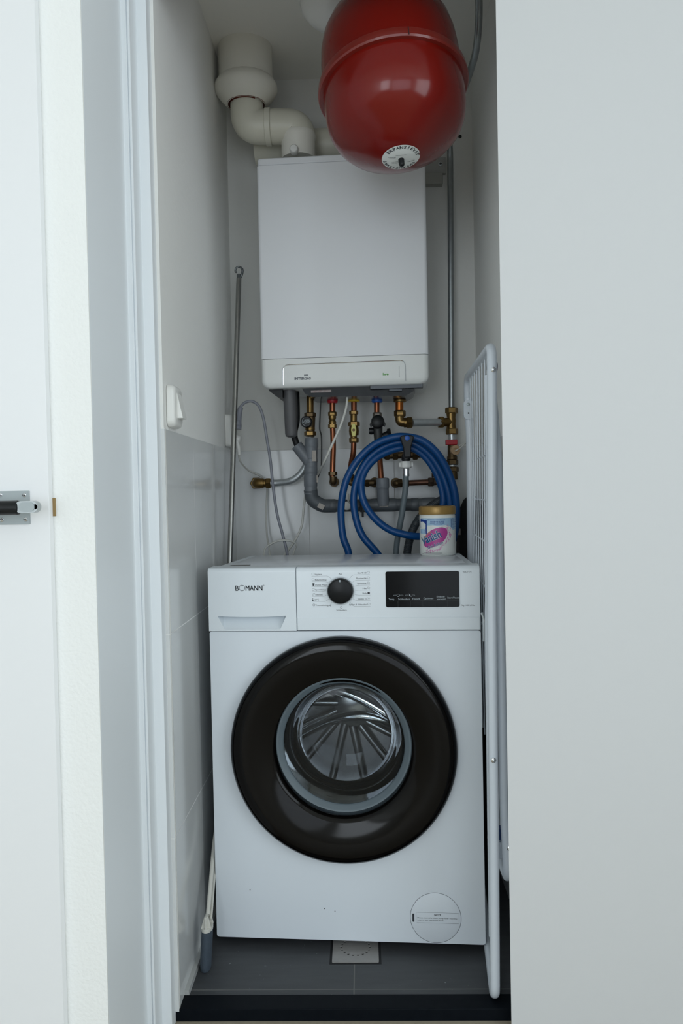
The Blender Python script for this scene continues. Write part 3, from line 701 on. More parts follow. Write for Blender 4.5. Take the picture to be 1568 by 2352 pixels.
# ------------------------------------------------------------------ flue
FL = thing('flue_pipe', 'cream plastic flue bends running from the ceiling sleeve down to the boiler top', 'pipe', tuple(at(680, 358, 2.225)))
c0 = at(563, 150, 2.20)
RF = .0452
y_ = 2.205
A0 = Vector((c0.x, y_, at(563, 175, y_).z)); A1 = Vector((c0.x + .002, y_, at(563, 292, y_).z))
B1 = at(684, 292, 2.215); B1.z = A1.z; B0 = Vector((B1.x, 2.215, at(680, 358, 2.215).z - .005))
path = bend([A0 + Vector((0, 0, .05)), A1, (A1 + B1) / 2], .085, 12)
f_ = MB(); f_.tube(path, RF, seg=36, smooth=False); f_.build('upper_bend', M['flue'], FL, world=True, sharp=60)
path = bend([(A1 + B1) / 2, B1, B0 + Vector((0, 0, .03))], .075, 12)
f_ = MB(); f_.tube(path, RF * 1.02, seg=36, smooth=False); f_.build('lower_bend', M['flue'], FL, world=True, sharp=60)
for cc, ax, nm in (((A1 + B1) / 2 - Vector((.012, 0, 0)), (1, 0, 0), 'socket_ring'), (A0 + Vector((0, 0, -.008)), (0, 0, 1), 'socket_ring')):
    f_ = MB(); collar(f_, cc, ax, RF * 1.09, .018, seg=36); f_.build(nm, M['flue'], FL, world=True)
f_ = MB(); f_.lathe([(.0465, -.005), (.0465, .045), (.0485, .050), (.0485, .060), (.047, .064)], B0, (0, 0, 1), seg=40); f_.build('boiler_socket', M['flue_sleeve'], FL, world=True)
c = at(675, 344, 2.165); f_ = MB(); f_.lathe([(.0115, -.01), (.0115, .008), (.009, .011), (0, .012)], c, (0, -1, 0), seg=24); f_.build('test_cap', M['whiteplastic'], FL, world=True)
FS = thing('ceiling_sleeve', 'wide off-white round flue sleeve hanging from the ceiling at upper left', 'flue sleeve', (c0.x, y_, ZC))
zs = at(563, 180, y_ - .07).z
f_ = MB(); f_.lathe([(.0735, ZC), (.0735, zs + .03), (.0785, zs + .026), (.0855, zs + .014), (.0862, zs + .004), (.080, zs - .008), (.070, zs - .020), (.0560, zs - .034), (.0500, zs - .036)], (c0.x, y_, 0), (0, 0, 1), seg=48, caps=False)
f_.build('sleeve', M['flue_sleeve'], FS, world=True)
f_ = MB(); f_.lathe([(.0525, zs - .0365), (.0525, zs - .030), (.046, zs - .030), (.046, zs - .0375)], (c0.x, y_, 0), (0, 0, 1), seg=48, caps=False); f_.build('seal_ring', M['seal'], FS, world=True)
# air intake pipe behind
ai = MB(); a_ = at(586, 340, 2.318); b_ = Vector((.12, 2.318, a_.z + .004)); ai.tube([Vector((a_.x, 2.318, a_.z)), b_], .045, seg=32, smooth=False)
o = ai.build('air_intake_pipe', M['flue'], sharp=60); tag(o, 'cream horizontal pipe on the back wall behind the flue bend and the red tank', 'pipe')
# round ceiling lamp
cl = thing('ceiling_lamp', 'white round glass ceiling lamp, unlit, partly hidden by the red tank', 'lamp', (-.042, 1.93, ZC))
MB().lathe([(.05, 0), (.05, -.012), (.046, -.015)], (0, 0, 0), (0, 0, 1), seg=32).build('lamp_base', M['whiteplastic'], cl)
MB().lathe([(.048, -.012), (.066, -.020), (.080, -.036), (.084, -.055), (.078, -.075), (.060, -.094), (.032, -.104), (0, -.107)], (0, 0, 0), (0, 0, 1), seg=40).build('lamp_shade', mat('opal_glass', (.80, .80, .78), .25), cl)

# ------------------------------------------------------------------ expansion tank
TA = thing('expansion_tank', 'large glossy red expansion tank hanging tilted above the boiler', 'tank', (0, 0, 0))
axis = Vector((-.076, .215, .97)).normalized()
pole = at(921, 366, 1.70)
TA.location = pole
prof = [(0, 0), (.02, .0012), (.04, .0052), (.06, .0118), (.079, .0215), (.098, .0335), (.1205, .0475), (.1355, .064), (.1445, .083), (.149, .104), (.1505, .128), (.1508, .152), (.1508, .166)]
t_ = MB(); t_.lathe(prof, (0, 0, 0), axis, seg=96, caps=False); t_.build('lower_shell', M['red'], TA, sharp=60)
prof2 = [(.1508, .169), (.1490, .235), (.1460, .27), (.139, .300), (.126, .327), (.102, .350), (.07, .364), (.03, .369), (0, .370)]
t_ = MB(); t_.lathe(prof2, (0, 0, 0), axis, seg=96, caps=False); t_.build('upper_shell', M['red'], TA, sharp=60)
t_ = MB(); t_.lathe([(.012, .366), (.012, .384), (.010, .386)], (0, 0, 0), axis, seg=6); t_.build('connector', M['brass'], TA)
t_ = MB(); t_.lathe([(.1500, .158), (.1590, .158), (.1615, .1615), (.1615, .170), (.1600, .1775), (.1560, .1795), (.1500, .1780)], (0, 0, 0), axis, seg=96, caps=False)
fl = t_.build('clamp_band', M['redflange'], TA, sharp=30)
e1 = (Vector((1, 0, 0)) - axis * axis.x).normalized(); e2 = axis.cross(e1)       # e2 points away from the viewer
th = math.radians(-92 + 11)
d_ = e1 * math.cos(th) + e2 * math.sin(th); td = e1 * -math.sin(th) + e2 * math.cos(th)
t_ = MB(); g0 = d_ * .1616 + axis * .1585
t_.add([g0 - td * .0007, g0 + td * .0007, g0 + td * .0007 + axis * .0185, g0 - td * .0007 + axis * .0185,
        g0 - td * .0007 + d_ * .0004, g0 + td * .0007 + d_ * .0004, g0 + td * .0007 + d_ * .0004 + axis * .0185, g0 - td * .0007 + d_ * .0004 + axis * .0185],
       [(0, 1, 2, 3), (4, 5, 6, 7), (0, 1, 5, 4), (2, 3, 7, 6), (1, 2, 6, 5), (3, 0, 4, 7)])
t_.build('band_gap', M['gap'], fl)
def dome(x, y, lift):        # a point of the tank's bottom, x to the right, y up the label
    r = math.hypot(x, y); h = 0.0
    for (ra, ha), (rb, hb) in zip(prof, prof[1:]):
        if ra <= r <= rb: h = ha + (hb - ha) * (r - ra) / (rb - ra); break
    return e1 * x - e2 * (-y) * -1 * -1 + axis * (h - lift) if False else e1 * x + e2 * (-y) + axis * (h - lift)
# label lies around the pole; seen from below its top edge is the far... nearest edge to the ring front
lb = MB(); LR = .0405; seg = 64
vs = [dome(0, 0, .0006)]; fs = []
for ri in range(1, 7):
    for k in range(seg):
        a = 2 * PI * k / seg; rad = LR * ri / 6 * (1 - (.05 if (ri == 6 and k in (1, 2)) else 0)); vs.append(dome(rad * math.cos(a), rad * math.sin(a), .0006))
for k in range(seg): fs.append((0, 1 + k, 1 + (k + 1) % seg))
for ri in range(5):
    for k in range(seg): fs.append((1 + ri * seg + k, 1 + (ri + 1) * seg + k, 1 + (ri + 1) * seg + (k + 1) % seg, 1 + ri * seg + (k + 1) % seg))
lb.add(vs, fs)
LBL = lb.build('round_label', mat('label_paper', (.72, .74, .72), .5), TA)
lt = MB()
def arc_text(s, rad, a_mid, step, hh, flip=False):
    nch = len(s)
    for i, chh in enumerate(s):
        if chh == ' ': continue
        a = a_mid - (i - (nch - 1) / 2) * step
        V, F = glyphs(chh, hh / .729, .00035, 'CENTER')
        vs = []
        for v in V:
            rr = rad + v.y; aa = a - v.x / rad; vs.append(dome(rr * math.cos(aa), rr * math.sin(aa), .0010))
        lt.add(vs, F)
arc_text('EXPANSIEVAT', .0315, math.radians(78), math.radians(13.0), .0068)
arc_text('EXPANSIEVAT', .0315, math.radians(258), math.radians(13.0), .0068)
for (x, y, s, hh) in ((-.027, .006, 'CE 0620', .0032), (.014, -.012, 'CE 0620', .0032)):
    V, F = glyphs(s, hh / .729, 0, 'LEFT'); lt.add([dome(x + v.x, y + v.y, .0010) for v in V], F)
for (x, y, s, hh) in ((-.012, .013, 'MADE IN HOLLAND', .0018), (-.020, -.008, 'TYPE EXPANSIEVAT', .0018), (-.020, -.0125, 'MAX 3 BAR', .0018)):
    V, F = glyphs(s, hh / .729, 0, 'LEFT'); lt.add([dome(x + v.x, y + v.y, .0010) for v in V], F)
lt.build('label_print', M['ink'], LBL)
vv = MB(); vv.lathe([(.0062, 0), (.0062, -.010), (.0055, -.014), (.004, -.0155), (0, -.016)], (0, 0, 0), axis, seg=20); vv.build('valve_cap', M['blackplastic'], TA)
# the steel pipe feeding it, up the wall from the brass tee
z_t = at(1037, 935, 2.315)
top_c = pole + axis * .387
xp = at(1033, 355, 2.33).x
VP = thing('heating_riser', 'long thin galvanised pipe rising from the brass tee behind the red tank', 'pipe', (z_t.x, 2.32, z_t.z))
rp = bend([Vector((z_t.x, 2.32, z_t.z)), Vector((xp + .001, 2.33, at(1033, 345, 2.33).z)), at(1028, 290, 2.27), at(1068, 200, 2.08), at(1095, 115, 1.96), at(1101, 20, 1.90), at(1096, -60, 1.84), top_c + axis * .035, top_c], .06, 8)
v_ = MB(); v_.tube(rp, .0086, seg=18, smooth=False); v_.build('steel_pipe', mat('zinc_shaded', (.36, .39, .40), .36, metal=.9, noise=.25, nscale=60), VP, world=True)  # riser's zinc darkened throughout for the shade around its top

# ------------------------------------------------------------------ pipework under the boiler
def pt(u, v, Y=2.25): return at(u, v, Y)
def vpipe(mb, u0, v0, u1, v1, r, Y=2.25, mi=0): mb.tube([pt(u0, v0, Y), pt(u1, v1, Y)], r, smooth=False, mi=mi)
Zt = 1.32
# heating flow with safety valve
T1 = thing('flow_pipe', 'bronze coloured heating pipe with a black-capped safety valve above the grey drain', 'pipe', tuple(pt(711, 1004)))
m1 = MB(); m1.tube([pt(712, 885), pt(712, 955)], .0100, smooth=False); m1.build('pipe', M['brass'], T1, world=True)
m1 = MB(); nut(m1, pt(712, 953), (0, 0, 1), .0165, .013); m1.tube([pt(714, 958), pt(712, 1003)], .0125, smooth=False); m1.build('valve_body', M['brassdark'], T1, world=True)
m1 = MB(); nut(m1, pt(712, 996), (0, 0, 1), .0168, .013); collar(m1, pt(712, 985), (0, 0, 1), .014, .008); m1.build('nut', M['brass'], T1, world=True)
m1 = MB(); cc = pt(705, 970, 2.235); m1.lathe([(.0150, 0), (.0158, .006), (.0158, .018), (.0140, .021), (0, .0215)], cc, (-.1, -1, 0), seg=28, mod=lambda k: 1 + .03 * (k % 2)); kb = m1.build('relief_cap', M['blackplastic'], T1, world=True)
m1 = MB(); ky = cc.y - .0222
for k in range(6): put_line(m1, [(cc.x - .009 + k * .003, cc.z - .006 + abs(k - 2.5) * .001), (cc.x - .005 + k * .003, cc.z + .007 - abs(k - 2.5) * .001)], .0011, ky)
put_line(m1, [(cc.x + .0120 * math.cos(t), cc.z + .0120 * math.sin(t)) for t in [math.radians(a) for a in range(130, 260, 10)]], .0009, ky)
m1.v = loc_pts(T1, m1.v); m1.build('cap_print', M['inkwhite'], kb)
# hot water pipe (red nut)
def union(name_label, u, colr, group=None): pass
T2 = thing('hot_water_pipe', 'straight copper pipe with a red union nut and brass couplings under the boiler', 'pipe', tuple(pt(764, 1105)))
m1 = MB(); m1.tube([pt(763, 895), pt(763, 960)], .0078, smooth=False); m1.tube([pt(762.5, 960), pt(765, 1020), pt(764, 1060), pt(763, 1095)], .0078); m1.build('copper_tube', M['copper'], T2, world=True)
m1 = MB(); m1.lathe([(.0125, -.010), (.0145, -.007), (.0145, .004), (.0120, .010)], pt(763, 918), (0, 0, 1), seg=24, mod=lambda k: 1 + .07 * (k % 2)); m1.build('union_nut', M['redplastic'], T2, world=True)
m1 = MB(); nut(m1, pt(763, 951), (0, 0, 1), .0122, .013); m1.lathe([(.0098, -.014), (.011, -.006), (.0085, 0), (.011, .006), (.0098, .014)], pt(763, 965), (0, 0, 1), seg=20); nut(m1, pt(763, 979), (0, 0, 1), .0122, .012); m1.build('coupling', M['brass'], T2, world=True)
m1 = MB(); nut(m1, pt(764, 1088), (0, 0, 1), .0125, .012); m1.tube(bend([pt(765, 1094), pt(765, 1108), pt(766, 1108, 2.37)], .015), .0100, smooth=False, seg=18); collar(m1, pt(767, 1107, 2.366), (0, 1, 0), .0145, .012); m1.build('elbow', M['brassdark'], T2, world=True)
# gas pipe (yellow nut and lever)
T3 = thing('gas_pipe', 'copper pipe with a yellow union nut and pale yellow valve lever under the boiler', 'pipe', tuple(pt(806, 1105)))
m1 = MB(); m1.tube([pt(812.5, 890), pt(812.5, 950)], .0082, smooth=False); m1.build('copper_tube', M['copper'], T3, world=True)
m1 = MB(); m1.tube([pt(812, 1012), pt(811, 1040, 2.255), pt(806, 1065, 2.27), pt(803, 1092, 2.285)], .0078); m1.build('copper_tube', M['copper'], T3, world=True)
m1 = MB(); m1.lathe([(.0125, -.008), (.0160, -.006), (.0160, .000), (.0135, .002), (.0150, .008)], pt(812.5, 917), (0, 0, 1), seg=24, mod=lambda k: 1 + .05 * (k % 2)); m1.build('union_nut', M['yellowplastic'], T3, world=True)
m1 = MB(); nut(m1, pt(812, 948), (0, 0, 1), .0128, .011); m1.tube([pt(812, 950), pt(812, 1010)], .0095, smooth=False); nut(m1, pt(812.5, 974), (0, 0, 1), .0165, .013); nut(m1, pt(812.5, 1011), (0, 0, 1), .0135, .014); m1.lathe([(.0130, -.012), (.0145, 0), (.0130, .012)], pt(812.5, 990), (0, 0, 1), seg=20); m1.build('gas_valve', M['brass'], T3, world=True)
hc = pt(812, 988, 2.232)
m1 = plate([(hc.x - .0045, hc.z - .0175), (hc.x + .0045, hc.z - .0175), (hc.x + .0075, hc.z), (hc.x + .0045, hc.z + .0175), (hc.x - .0045, hc.z + .0175), (hc.x - .0075, hc.z)], [], hc.y - .004, hc.y + .002); lev = m1.build('valve_lever', M['yellowhandle'], T3, world=True, bevel=.001)
m1 = MB(); m1.lathe([(.004, 0), (.004, .0015), (0, .002)], (hc.x, hc.y - .004, hc.z), (0, -1, 0), seg=16); m1.v = loc_pts(T3, m1.v); m1.build('lever_screw', M['brassdark'], lev)
Yg = 2.287
m1 = MB(); nut(m1, pt(804, 1094, Yg), (0, 0, 1), .0120, .012); m1.tube(bend([pt(804, 1095, Yg), pt(804, 1110, Yg), pt(858, 1109, Yg)], .012), .0092, smooth=False, seg=18); nut(m1, pt(828, 1110, Yg), (1, 0, 0), .0125, .013); nut(m1, pt(843, 1110, Yg), (1, 0, 0), .0118, .010)
m1.tube(bend([pt(848, 1109, Yg), pt(860, 1108, Yg), pt(860, 1108, 2.37)], .01), .009, smooth=False); collar(m1, pt(860, 1108, 2.366), (0, 1, 0), .015, .014); m1.build('elbow', M['brassdark'], T3, world=True)
# cold water inlet group (blue nut, black valve)
T4 = thing('cold_water_pipe', 'copper pipe with a blue union nut and a black inlet valve under the boiler', 'pipe', tuple(pt(872, 1100)))
for a_, b_ in ((pt(865, 893), pt(865, 955)), (pt(871, 1040), pt(875, 1099, 2.238))):
    m1 = MB(); m1.tube([a_, b_], .0078, smooth=False); m1.build('copper_tube', M['copper'], T4, world=True)
m1 = MB(); m1.lathe([(.0125, -.010), (.0150, -.007), (.0150, .002), (.0128, .010)], pt(865.5, 917), (0, 0, 1), seg=24, mod=lambda k: 1 + .06 * (k % 2)); m1.build('union_nut', M['blueplastic'], T4, world=True)
m1 = MB(); nut(m1, pt(866, 953), (0, 0, 1), .0128, .014); m1.build('nut', mat('grey_brass', (.16, .14, .12), .5, metal=.6), T4, world=True)
m1 = MB(); m1.tube([pt(867, 958), pt(868, 1000), pt(871, 1045)], .0150, seg=20, rfun=lambda t: 1.0 - .35 * t); m1.build('valve_body', mat('dark_valve', (.035, .036, .036), .5, noise=.4), T4, world=True)
m1 = MB(); cc = pt(867, 970, 2.236); m1.lathe([(.0185, 0), (.0190, .008), (.0170, .018), (.012, .021), (0, .0215)], cc, (0, -1, .1), seg=28); m1.build('valve_knob', M['blackplastic'], T4, world=True)
for sgn in (-1, 1):
    m1 = MB(); m1.add([cc + Vector((sgn * .016, -.004, .008)), cc + Vector((sgn * .0225, -.004, -.006)), cc + Vector((sgn * .020, -.004, -.013)), cc + Vector((sgn * .014, -.004, -.010)),
            cc + Vector((sgn * .016, .006, .008)), cc + Vector((sgn * .0225, .006, -.006)), cc + Vector((sgn * .020, .006, -.013)), cc + Vector((sgn * .014, .006, -.010))],
           [(0, 1, 2, 3), (7, 6, 5, 4), (0, 1, 5, 4), (1, 2, 6, 5), (2, 3, 7, 6), (3, 0, 4, 7)])
    m1.build('knob_wing', M['blackplastic'], T4, world=True, bevel=.001)
m1 = MB(); a_ = pt(853, 990); m1.lathe([(.009, -.006), (.010, 0), (.009, .007)], a_, (-1, 0, 0), seg=18); m1.build('side_port', M['blackplastic'], T4, world=True); m1 = MB(); m1.tube([pt(880, 1003), pt(897, 994)], .010, smooth=False); nut(m1, pt(893, 994), (1, 0, .1), .013, .010); m1.build('side_port', M['blackplastic'], T4, world=True)
# brass branch to the washing machine tap
T5 = thing('tap_branch_pipe', 'dark brass horizontal pipe behind the blue hose feeding the tap', 'pipe', tuple(pt(935, 1046, 2.3)))
m1 = MB(); m1.tube([pt(880, 1047, 2.29), pt(965, 1044, 2.29)], .0095, smooth=False); m1.tube(bend([pt(955, 1045, 2.29), pt(975, 1046, 2.29), pt(1010, 1075, 2.30), pt(1012, 1100, 2.30)], .03), .0078, smooth=False); m1.build('branch_tube', M['brassdark'], T5, world=True)
for u in (889, 908, 953):
    m1 = MB(); nut(m1, pt(u, 1046, 2.29), (1, 0, 0), .0145, .014); m1.build('nut', M['brassdark'], T5, world=True)
# lower copper link
T6 = thing('copper_link_pipe', 'tarnished copper pipe between two brass elbows below the blue hose tap', 'pipe', tuple(pt(960, 1108, 2.3)))
m1 = MB(); m1.tube([pt(925, 1110, 2.31), pt(992, 1107, 2.31)], .0082, smooth=False); m1.build('copper_tube', mat('dark_copper', (.18, .09, .06), .45, metal=.8, noise=.4), T6, world=True)
m1 = MB(); nut(m1, pt(918, 1110, 2.31), (1, 0, 0), .0135, .014); nut(m1, pt(935, 1110, 2.31), (1, 0, 0), .0125, .010); m1.tube(bend([pt(918, 1110, 2.31), pt(909, 1110, 2.31), pt(909, 1110, 2.37)], .01), .0105, smooth=False); collar(m1, pt(909, 1109, 2.366), (0, 1, 0), .015, .012); m1.build('elbow', M['brassdark'], T6, world=True)
m1 = MB(); nut(m1, pt(989, 1107, 2.31), (1, 0, 0), .0145, .016); m1.tube(bend([pt(990, 1107, 2.31), pt(1006, 1106, 2.31), pt(1003, 1085, 2.31)], .012), .0105, smooth=False); nut(m1, pt(1002, 1091, 2.31), (0, 0, 1), .0140, .014); m1.build('elbow', mat('brown_brass', (.10, .07, .05), .6, metal=.7, noise=.4), T6, world=True)
# heating return with tee and drain cock
T7 = thing('return_pipe', 'galvanised heating return pipe with brass elbow and tee at right under the boiler', 'pipe', tuple(pt(1037, 965, 2.3)))
Yq = 2.24
m1 = MB(); m1.tube([pt(917, 910, Yq), pt(917, 945, Yq)], .0112, smooth=False); m1.build('copper_stub', mat('bright_copper', (.46, .15, .035), .3, metal=.95, noise=.25), T7, world=True)
m1 = MB(); collar(m1, pt(918, 921, Yq), (0, 0, 1), .0178, .007); m1.build('brass_ring', M['brass'], T7, world=True)
m1 = MB(); nut(m1, pt(918, 950, Yq), (0, 0, 1), .0165, .018); m1.tube(bend([pt(917, 955, Yq), pt(918, 970, Yq), pt(945, 970, Yq)], .011), .0128, smooth=False, seg=20); nut(m1, pt(940, 971, Yq), (1, 0, 0), .0172, .016); collar(m1, pt(930, 971, Yq), (1, 0, 0), .0135, .008); m1.build('elbow', M['brass'], T7, world=True)
m1 = MB(); m1.tube([pt(945, 971, Yq), pt(1012, 970, 2.30)], .0106, seg=20, smooth=False); m1.build('steel_tube', M['zinc'], T7, world=True)
m1 = MB(); Yt = 2.32; nut(m1, pt(1012, 970, 2.305), (1, .1, 0), .0180, .015); m1.tube([pt(1016, 970, 2.31), pt(1036, 969, Yt)], .0125, smooth=False)
m1.lathe([(.0135, -.034), (.0145, -.020), (.0125, -.010), (.0135, 0), (.0125, .010), (.0145, .022), (.0135, .036)], pt(1036, 967, Yt), (0, 0, 1), seg=24)
nut(m1, pt(1036.5, 943, Yt), (0, 0, 1), .0185, .018); nut(m1, pt(1037.5, 991, Yt), (0, 0, 1), .0178, .018); m1.build('tee', M['brass'], T7, world=True)
m1 = MB(); m1.tube([pt(1037, 995, Yt), pt(1038, 1016, Yt)], .0110, smooth=False, seg=20); m1.build('steel_tube', M['zinc'], T7, world=True)
T8 = thing('drain_cock', 'brass drain cock with a red cap and white strap below the right tee', 'valve', tuple(pt(1040, 1035, 2.32)))
m1 = MB(); m1.tube([pt(1038, 1012, Yt), pt(1038, 1062, Yt)], .0130, smooth=False); nut(m1, pt(1038, 1062, Yt), (0, 0, 1), .0178, .015); collar(m1, pt(1038, 1052, Yt), (0, 0, 1), .0150, .010)
nut(m1, pt(1040, 1078, Yt), (0, 0, 1), .0165, .015); m1.tube([pt(1040, 1080, Yt), pt(1042, 1102, Yt)], .0118, smooth=False); m1.build('valve_body', M['brassdark'], T8, world=True)
m1 = MB(); collar(m1, pt(1038, 1069, Yt), (0, 0, 1), .0135, .008); m1.build('steel_ring', M['zinc'], T8, world=True)
m1 = MB(); c = pt(1036, 1016, Yt - .012); m1.box((c.x - .0165, c.y - .012, c.z - .0075), (c.x + .0165, c.y + .010, c.z + .0075)); m1.build('red_cap', M['redplastic'], T8, world=True, bevel=.002)
m1 = MB(); c = pt(1044, 1034, Yt - .018); m1.lathe([(.0145, 0), (.0148, .006), (.0135, .010), (.006, .0105), (.0055, .008), (0, .008)], c, (0.15, -1, 0), seg=28); m1.build('outlet_cap', M['tanpaper'], T8, world=True)
m1 = MB(); m1.tube([pt(1044, 1036, 2.285), pt(1055, 1030, 2.28), pt(1066, 1020, 2.28), pt(1068, 1019, 2.29), pt(1058, 1022, 2.30), pt(1050, 1028, 2.30)], .0016, seg=8); m1.build('strap', M['cable'], T8, world=True)
# grey waste pipe
T9 = thing('waste_pipe', 'grey plastic waste pipe with a Y branch running along the back wall', 'pipe', tuple(pt(880, 1160, 2.3)))
Yw = 2.235; RW = .0178
m1 = MB(); m1.tube([pt(715, 1006, Yw), pt(713, 1135, Yw)], RW * 1.0, seg=28, smooth=False); m1.build('vertical_pipe', M['pvc'], T9, world=True)
for u, v, h in ((715, 1018, .026), (714, 1058, .012), (713.5, 1080, .020), (713, 1105, .035)):
    m1 = MB(); collar(m1, pt(u, v, Yw), (0, 0, 1), RW * 1.06, h, seg=28); m1.build('socket', M['pvc'], T9, world=True)
m1 = MB(); m1.tube([pt(681, 1023, Yw), pt(711, 1062, Yw)], .0165, seg=24, smooth=False); m1.build('branch', M['pvc'], T9, world=True)
m1 = MB(); m1.tube(bend([pt(713, 1125, Yw), pt(716, 1148, Yw + .005), pt(740, 1162, Yw + .01), pt(757, 1162, Yw + .015)], .02), RW * 1.08, seg=28, smooth=False); m1.build('bend', mat('dark_pvc', (.085, .095, .105), .45), T9, world=True)
m1 = MB(); m1.tube([pt(752, 1162, 2.25), pt(1002, 1158, 2.266)], RW * .98, seg=28, smooth=False); m1.build('horizontal_pipe', bpy.data.materials['dark_pvc'], T9, world=True)
for u, v, Y_, h in ((760, 1162, 2.25, .030), (838, 1161, 2.255, .02), (880, 1160, 2.258, .075), (952, 1159, 2.262, .022), (985, 1158, 2.264, .04)):
    m1 = MB(); collar(m1, pt(u, v, Y_), (1, 0, 0), RW * 1.07, h, seg=28); m1.build('socket', bpy.data.materials['dark_pvc'], T9, world=True)
m1 = MB(); m1.tube([pt(878, 1099, Yw), pt(880, 1160, Yw + .012)], RW * .95, seg=28, smooth=False); collar(m1, pt(878.5, 1110, Yw), (0, 0, 1), RW * 1.04, .028, seg=28); m1.build('tundish', M['pvc'], T9, world=True)
for (u, v, a, w_, h_, Ys) in ((721, 1047, 0, .012, .030, Yw - RW - .0008), (737, 1163, -.5, .018, .014, Yw - RW + .002), (881, 1158, .02, .024, .015, 2.258 - RW * 1.08), (728, 1100, 0, .003, .020, Yw - .008)):
    c = pt(u, v, Ys); pts = [(-w_ / 2, -h_ / 2), (w_ / 2, -h_ / 2), (w_ / 2, h_ / 2), (-w_ / 2, h_ / 2)]
    P_ = [(c.x + x * math.cos(a) - z * math.sin(a), c.z + x * math.sin(a) + z * math.cos(a)) for x, z in pts]
    plate(P_, [], c.y - .0004, c.y + .0015).build('pipe_label', M['sticker'], T9, world=True)
m1 = MB(); c = pt(812, 1162, 2.25); m1.box((c.x + .022, c.y - .022, c.z - .032), (c.x + .028, c.y + .12, c.z + .022)); m1.box((c.x + .018, c.y - .021, c.z - .018), (c.x + .032, c.y - .018, c.z + .018)); m1.build('pipe_clip', M['blackplastic'], T9, world=True, bevel=.0008)
m1 = MB(); c = pt(800, 1161, 2.232); m1.lathe([(.012, 0), (.012, .012), (.009, .014)], c, (-.5, -1, -.1), seg=24); m1.tube([pt(800, 1150, 2.225), pt(799, 1135, 2.24)], .003, seg=8, smooth=False); m1.build('white_cap', M['whiteplastic'], T9, world=True)
m1 = MB(); m1.tube([pt(679, 885, 2.22), pt(681, 960, 2.22), pt(676, 990, 2.225), pt(677, 1008, 2.23), pt(685, 1028, 2.235)], .0092); o = m1.build('condensate_hose', M['blackplastic']); tag(o, 'short black hose from the boiler trap into the grey waste pipe', 'hose')
# gas supply with brass elbow, left
T10 = thing('gas_supply_pipe', 'curved galvanised pipe with a brass elbow at left on the tiles', 'pipe', tuple(pt(600, 1110, 2.33)))
m1 = MB(); m1.tube([pt(615, 1110, 2.31), pt(640, 1109, 2.31), pt(668, 1104, 2.30), pt(690, 1088, 2.295), pt(706, 1060, 2.29), pt(712, 1020, 2.29), pt(714, 990, 2.285)], .0098, seg=20); m1.build('steel_tube', M['zinc'], T10, world=True)
m1 = MB(); nut(m1, pt(616, 1110, 2.31), (1, 0, 0), .0165, .014); collar(m1, pt(607, 1110, 2.31), (1, 0, 0), .0120, .012); m1.tube(bend([pt(605, 1110, 2.31), pt(590, 1110, 2.31), pt(590, 1110, 2.374)], .014), .0148, smooth=False, seg=20); nut(m1, pt(589, 1110, 2.366), (0, 1, 0), .019, .018); m1.build('elbow', M['brass'], T10, world=True)

# tap for the washing machine with its hose
T11 = thing('washing_machine_tap', 'black tap with a blue dot that carries the coiled blue hose', 'tap', tuple(pt(932, 1025, 2.2)))
Yt2 = 2.215
m1 = MB(); c = pt(934, 1012, 2.128)
P_ = [(-.019, .009), (-.012, .014), (.012, .014), (.020, .009), (.017, .002), (.011, -.018), (.009, -.046), (-.008, -.046), (-.010, -.018), (-.016, .001)]
m1 = plate([(c.x + x, c.z + z) for x, z in P_], [], c.y - .008, c.y + .012); m1.build('tap_handle', M['blackplastic'], T11, world=True, bevel=.003)
m1 = MB(); m1.lathe([(.0068, 0), (.0068, .0015), (.005, .0025), (0, .0026)], (c.x + .0005, c.y - .0078, c.z + .006), (0, -1, 0), seg=24); m1.build('blue_dot', M['blueplastic'], T11, world=True)
m1 = MB(); zb_ = pt(932, 1048, 2.195).z; m1.tube([Vector((c.x, c.y + .008, zb_ + .010)), Vector((c.x, 2.16, zb_)), Vector((c.x, 2.28, zb_))], .0085, smooth=False); m1.tube([Vector((c.x, 2.195, zb_ + .006)), pt(932, 1060, 2.195)], .0105, smooth=False, seg=20); collar(m1, pt(932, 1055, 2.195), (0, 0, 1), .0125, .006); m1.build('tap_body', M['blackplastic'], T11, world=True)
T12 = thing('inlet_hose', 'grey inlet hose hanging from the tap down behind the washing machine', 'hose', tuple(pt(932, 1068, 2.195)))
m1 = MB(); m1.lathe([(.0120, -.010), (.0150, -.007), (.0152, .005), (.0130, .009)], pt(932, 1067, 2.195), (0, 0, 1), seg=32, mod=lambda k: 1 + .05 * (k % 4 < 2)); m1.box(tuple(pt(917, 1070, 2.195) - Vector((0, .003, .003))), tuple(pt(947.5, 1064, 2.195) + Vector((0, .003, .002)))); m1.build('hose_nut', M['whiteplastic'], T12, world=True)
m1 = MB(); m1.lathe([(.0082, -.011), (.0088, -.009), (.0080, 0), (.0088, .009), (.0082, .011)], pt(932.5, 1085, 2.195), (0, 0, 1), seg=20); m1.build('crimp_sleeve', M['chrome'], T12, world=True)
m1 = MB(); m1.tube([pt(932, 1093, 2.195), pt(930, 1130, 2.19), pt(922, 1185, 2.188), pt(912, 1240, 2.20), pt(908, 1290, 2.205), pt(905, 1360, 2.21)], .0080, seg=18); m1.build('hose', M['greyhose'], T12, world=True)
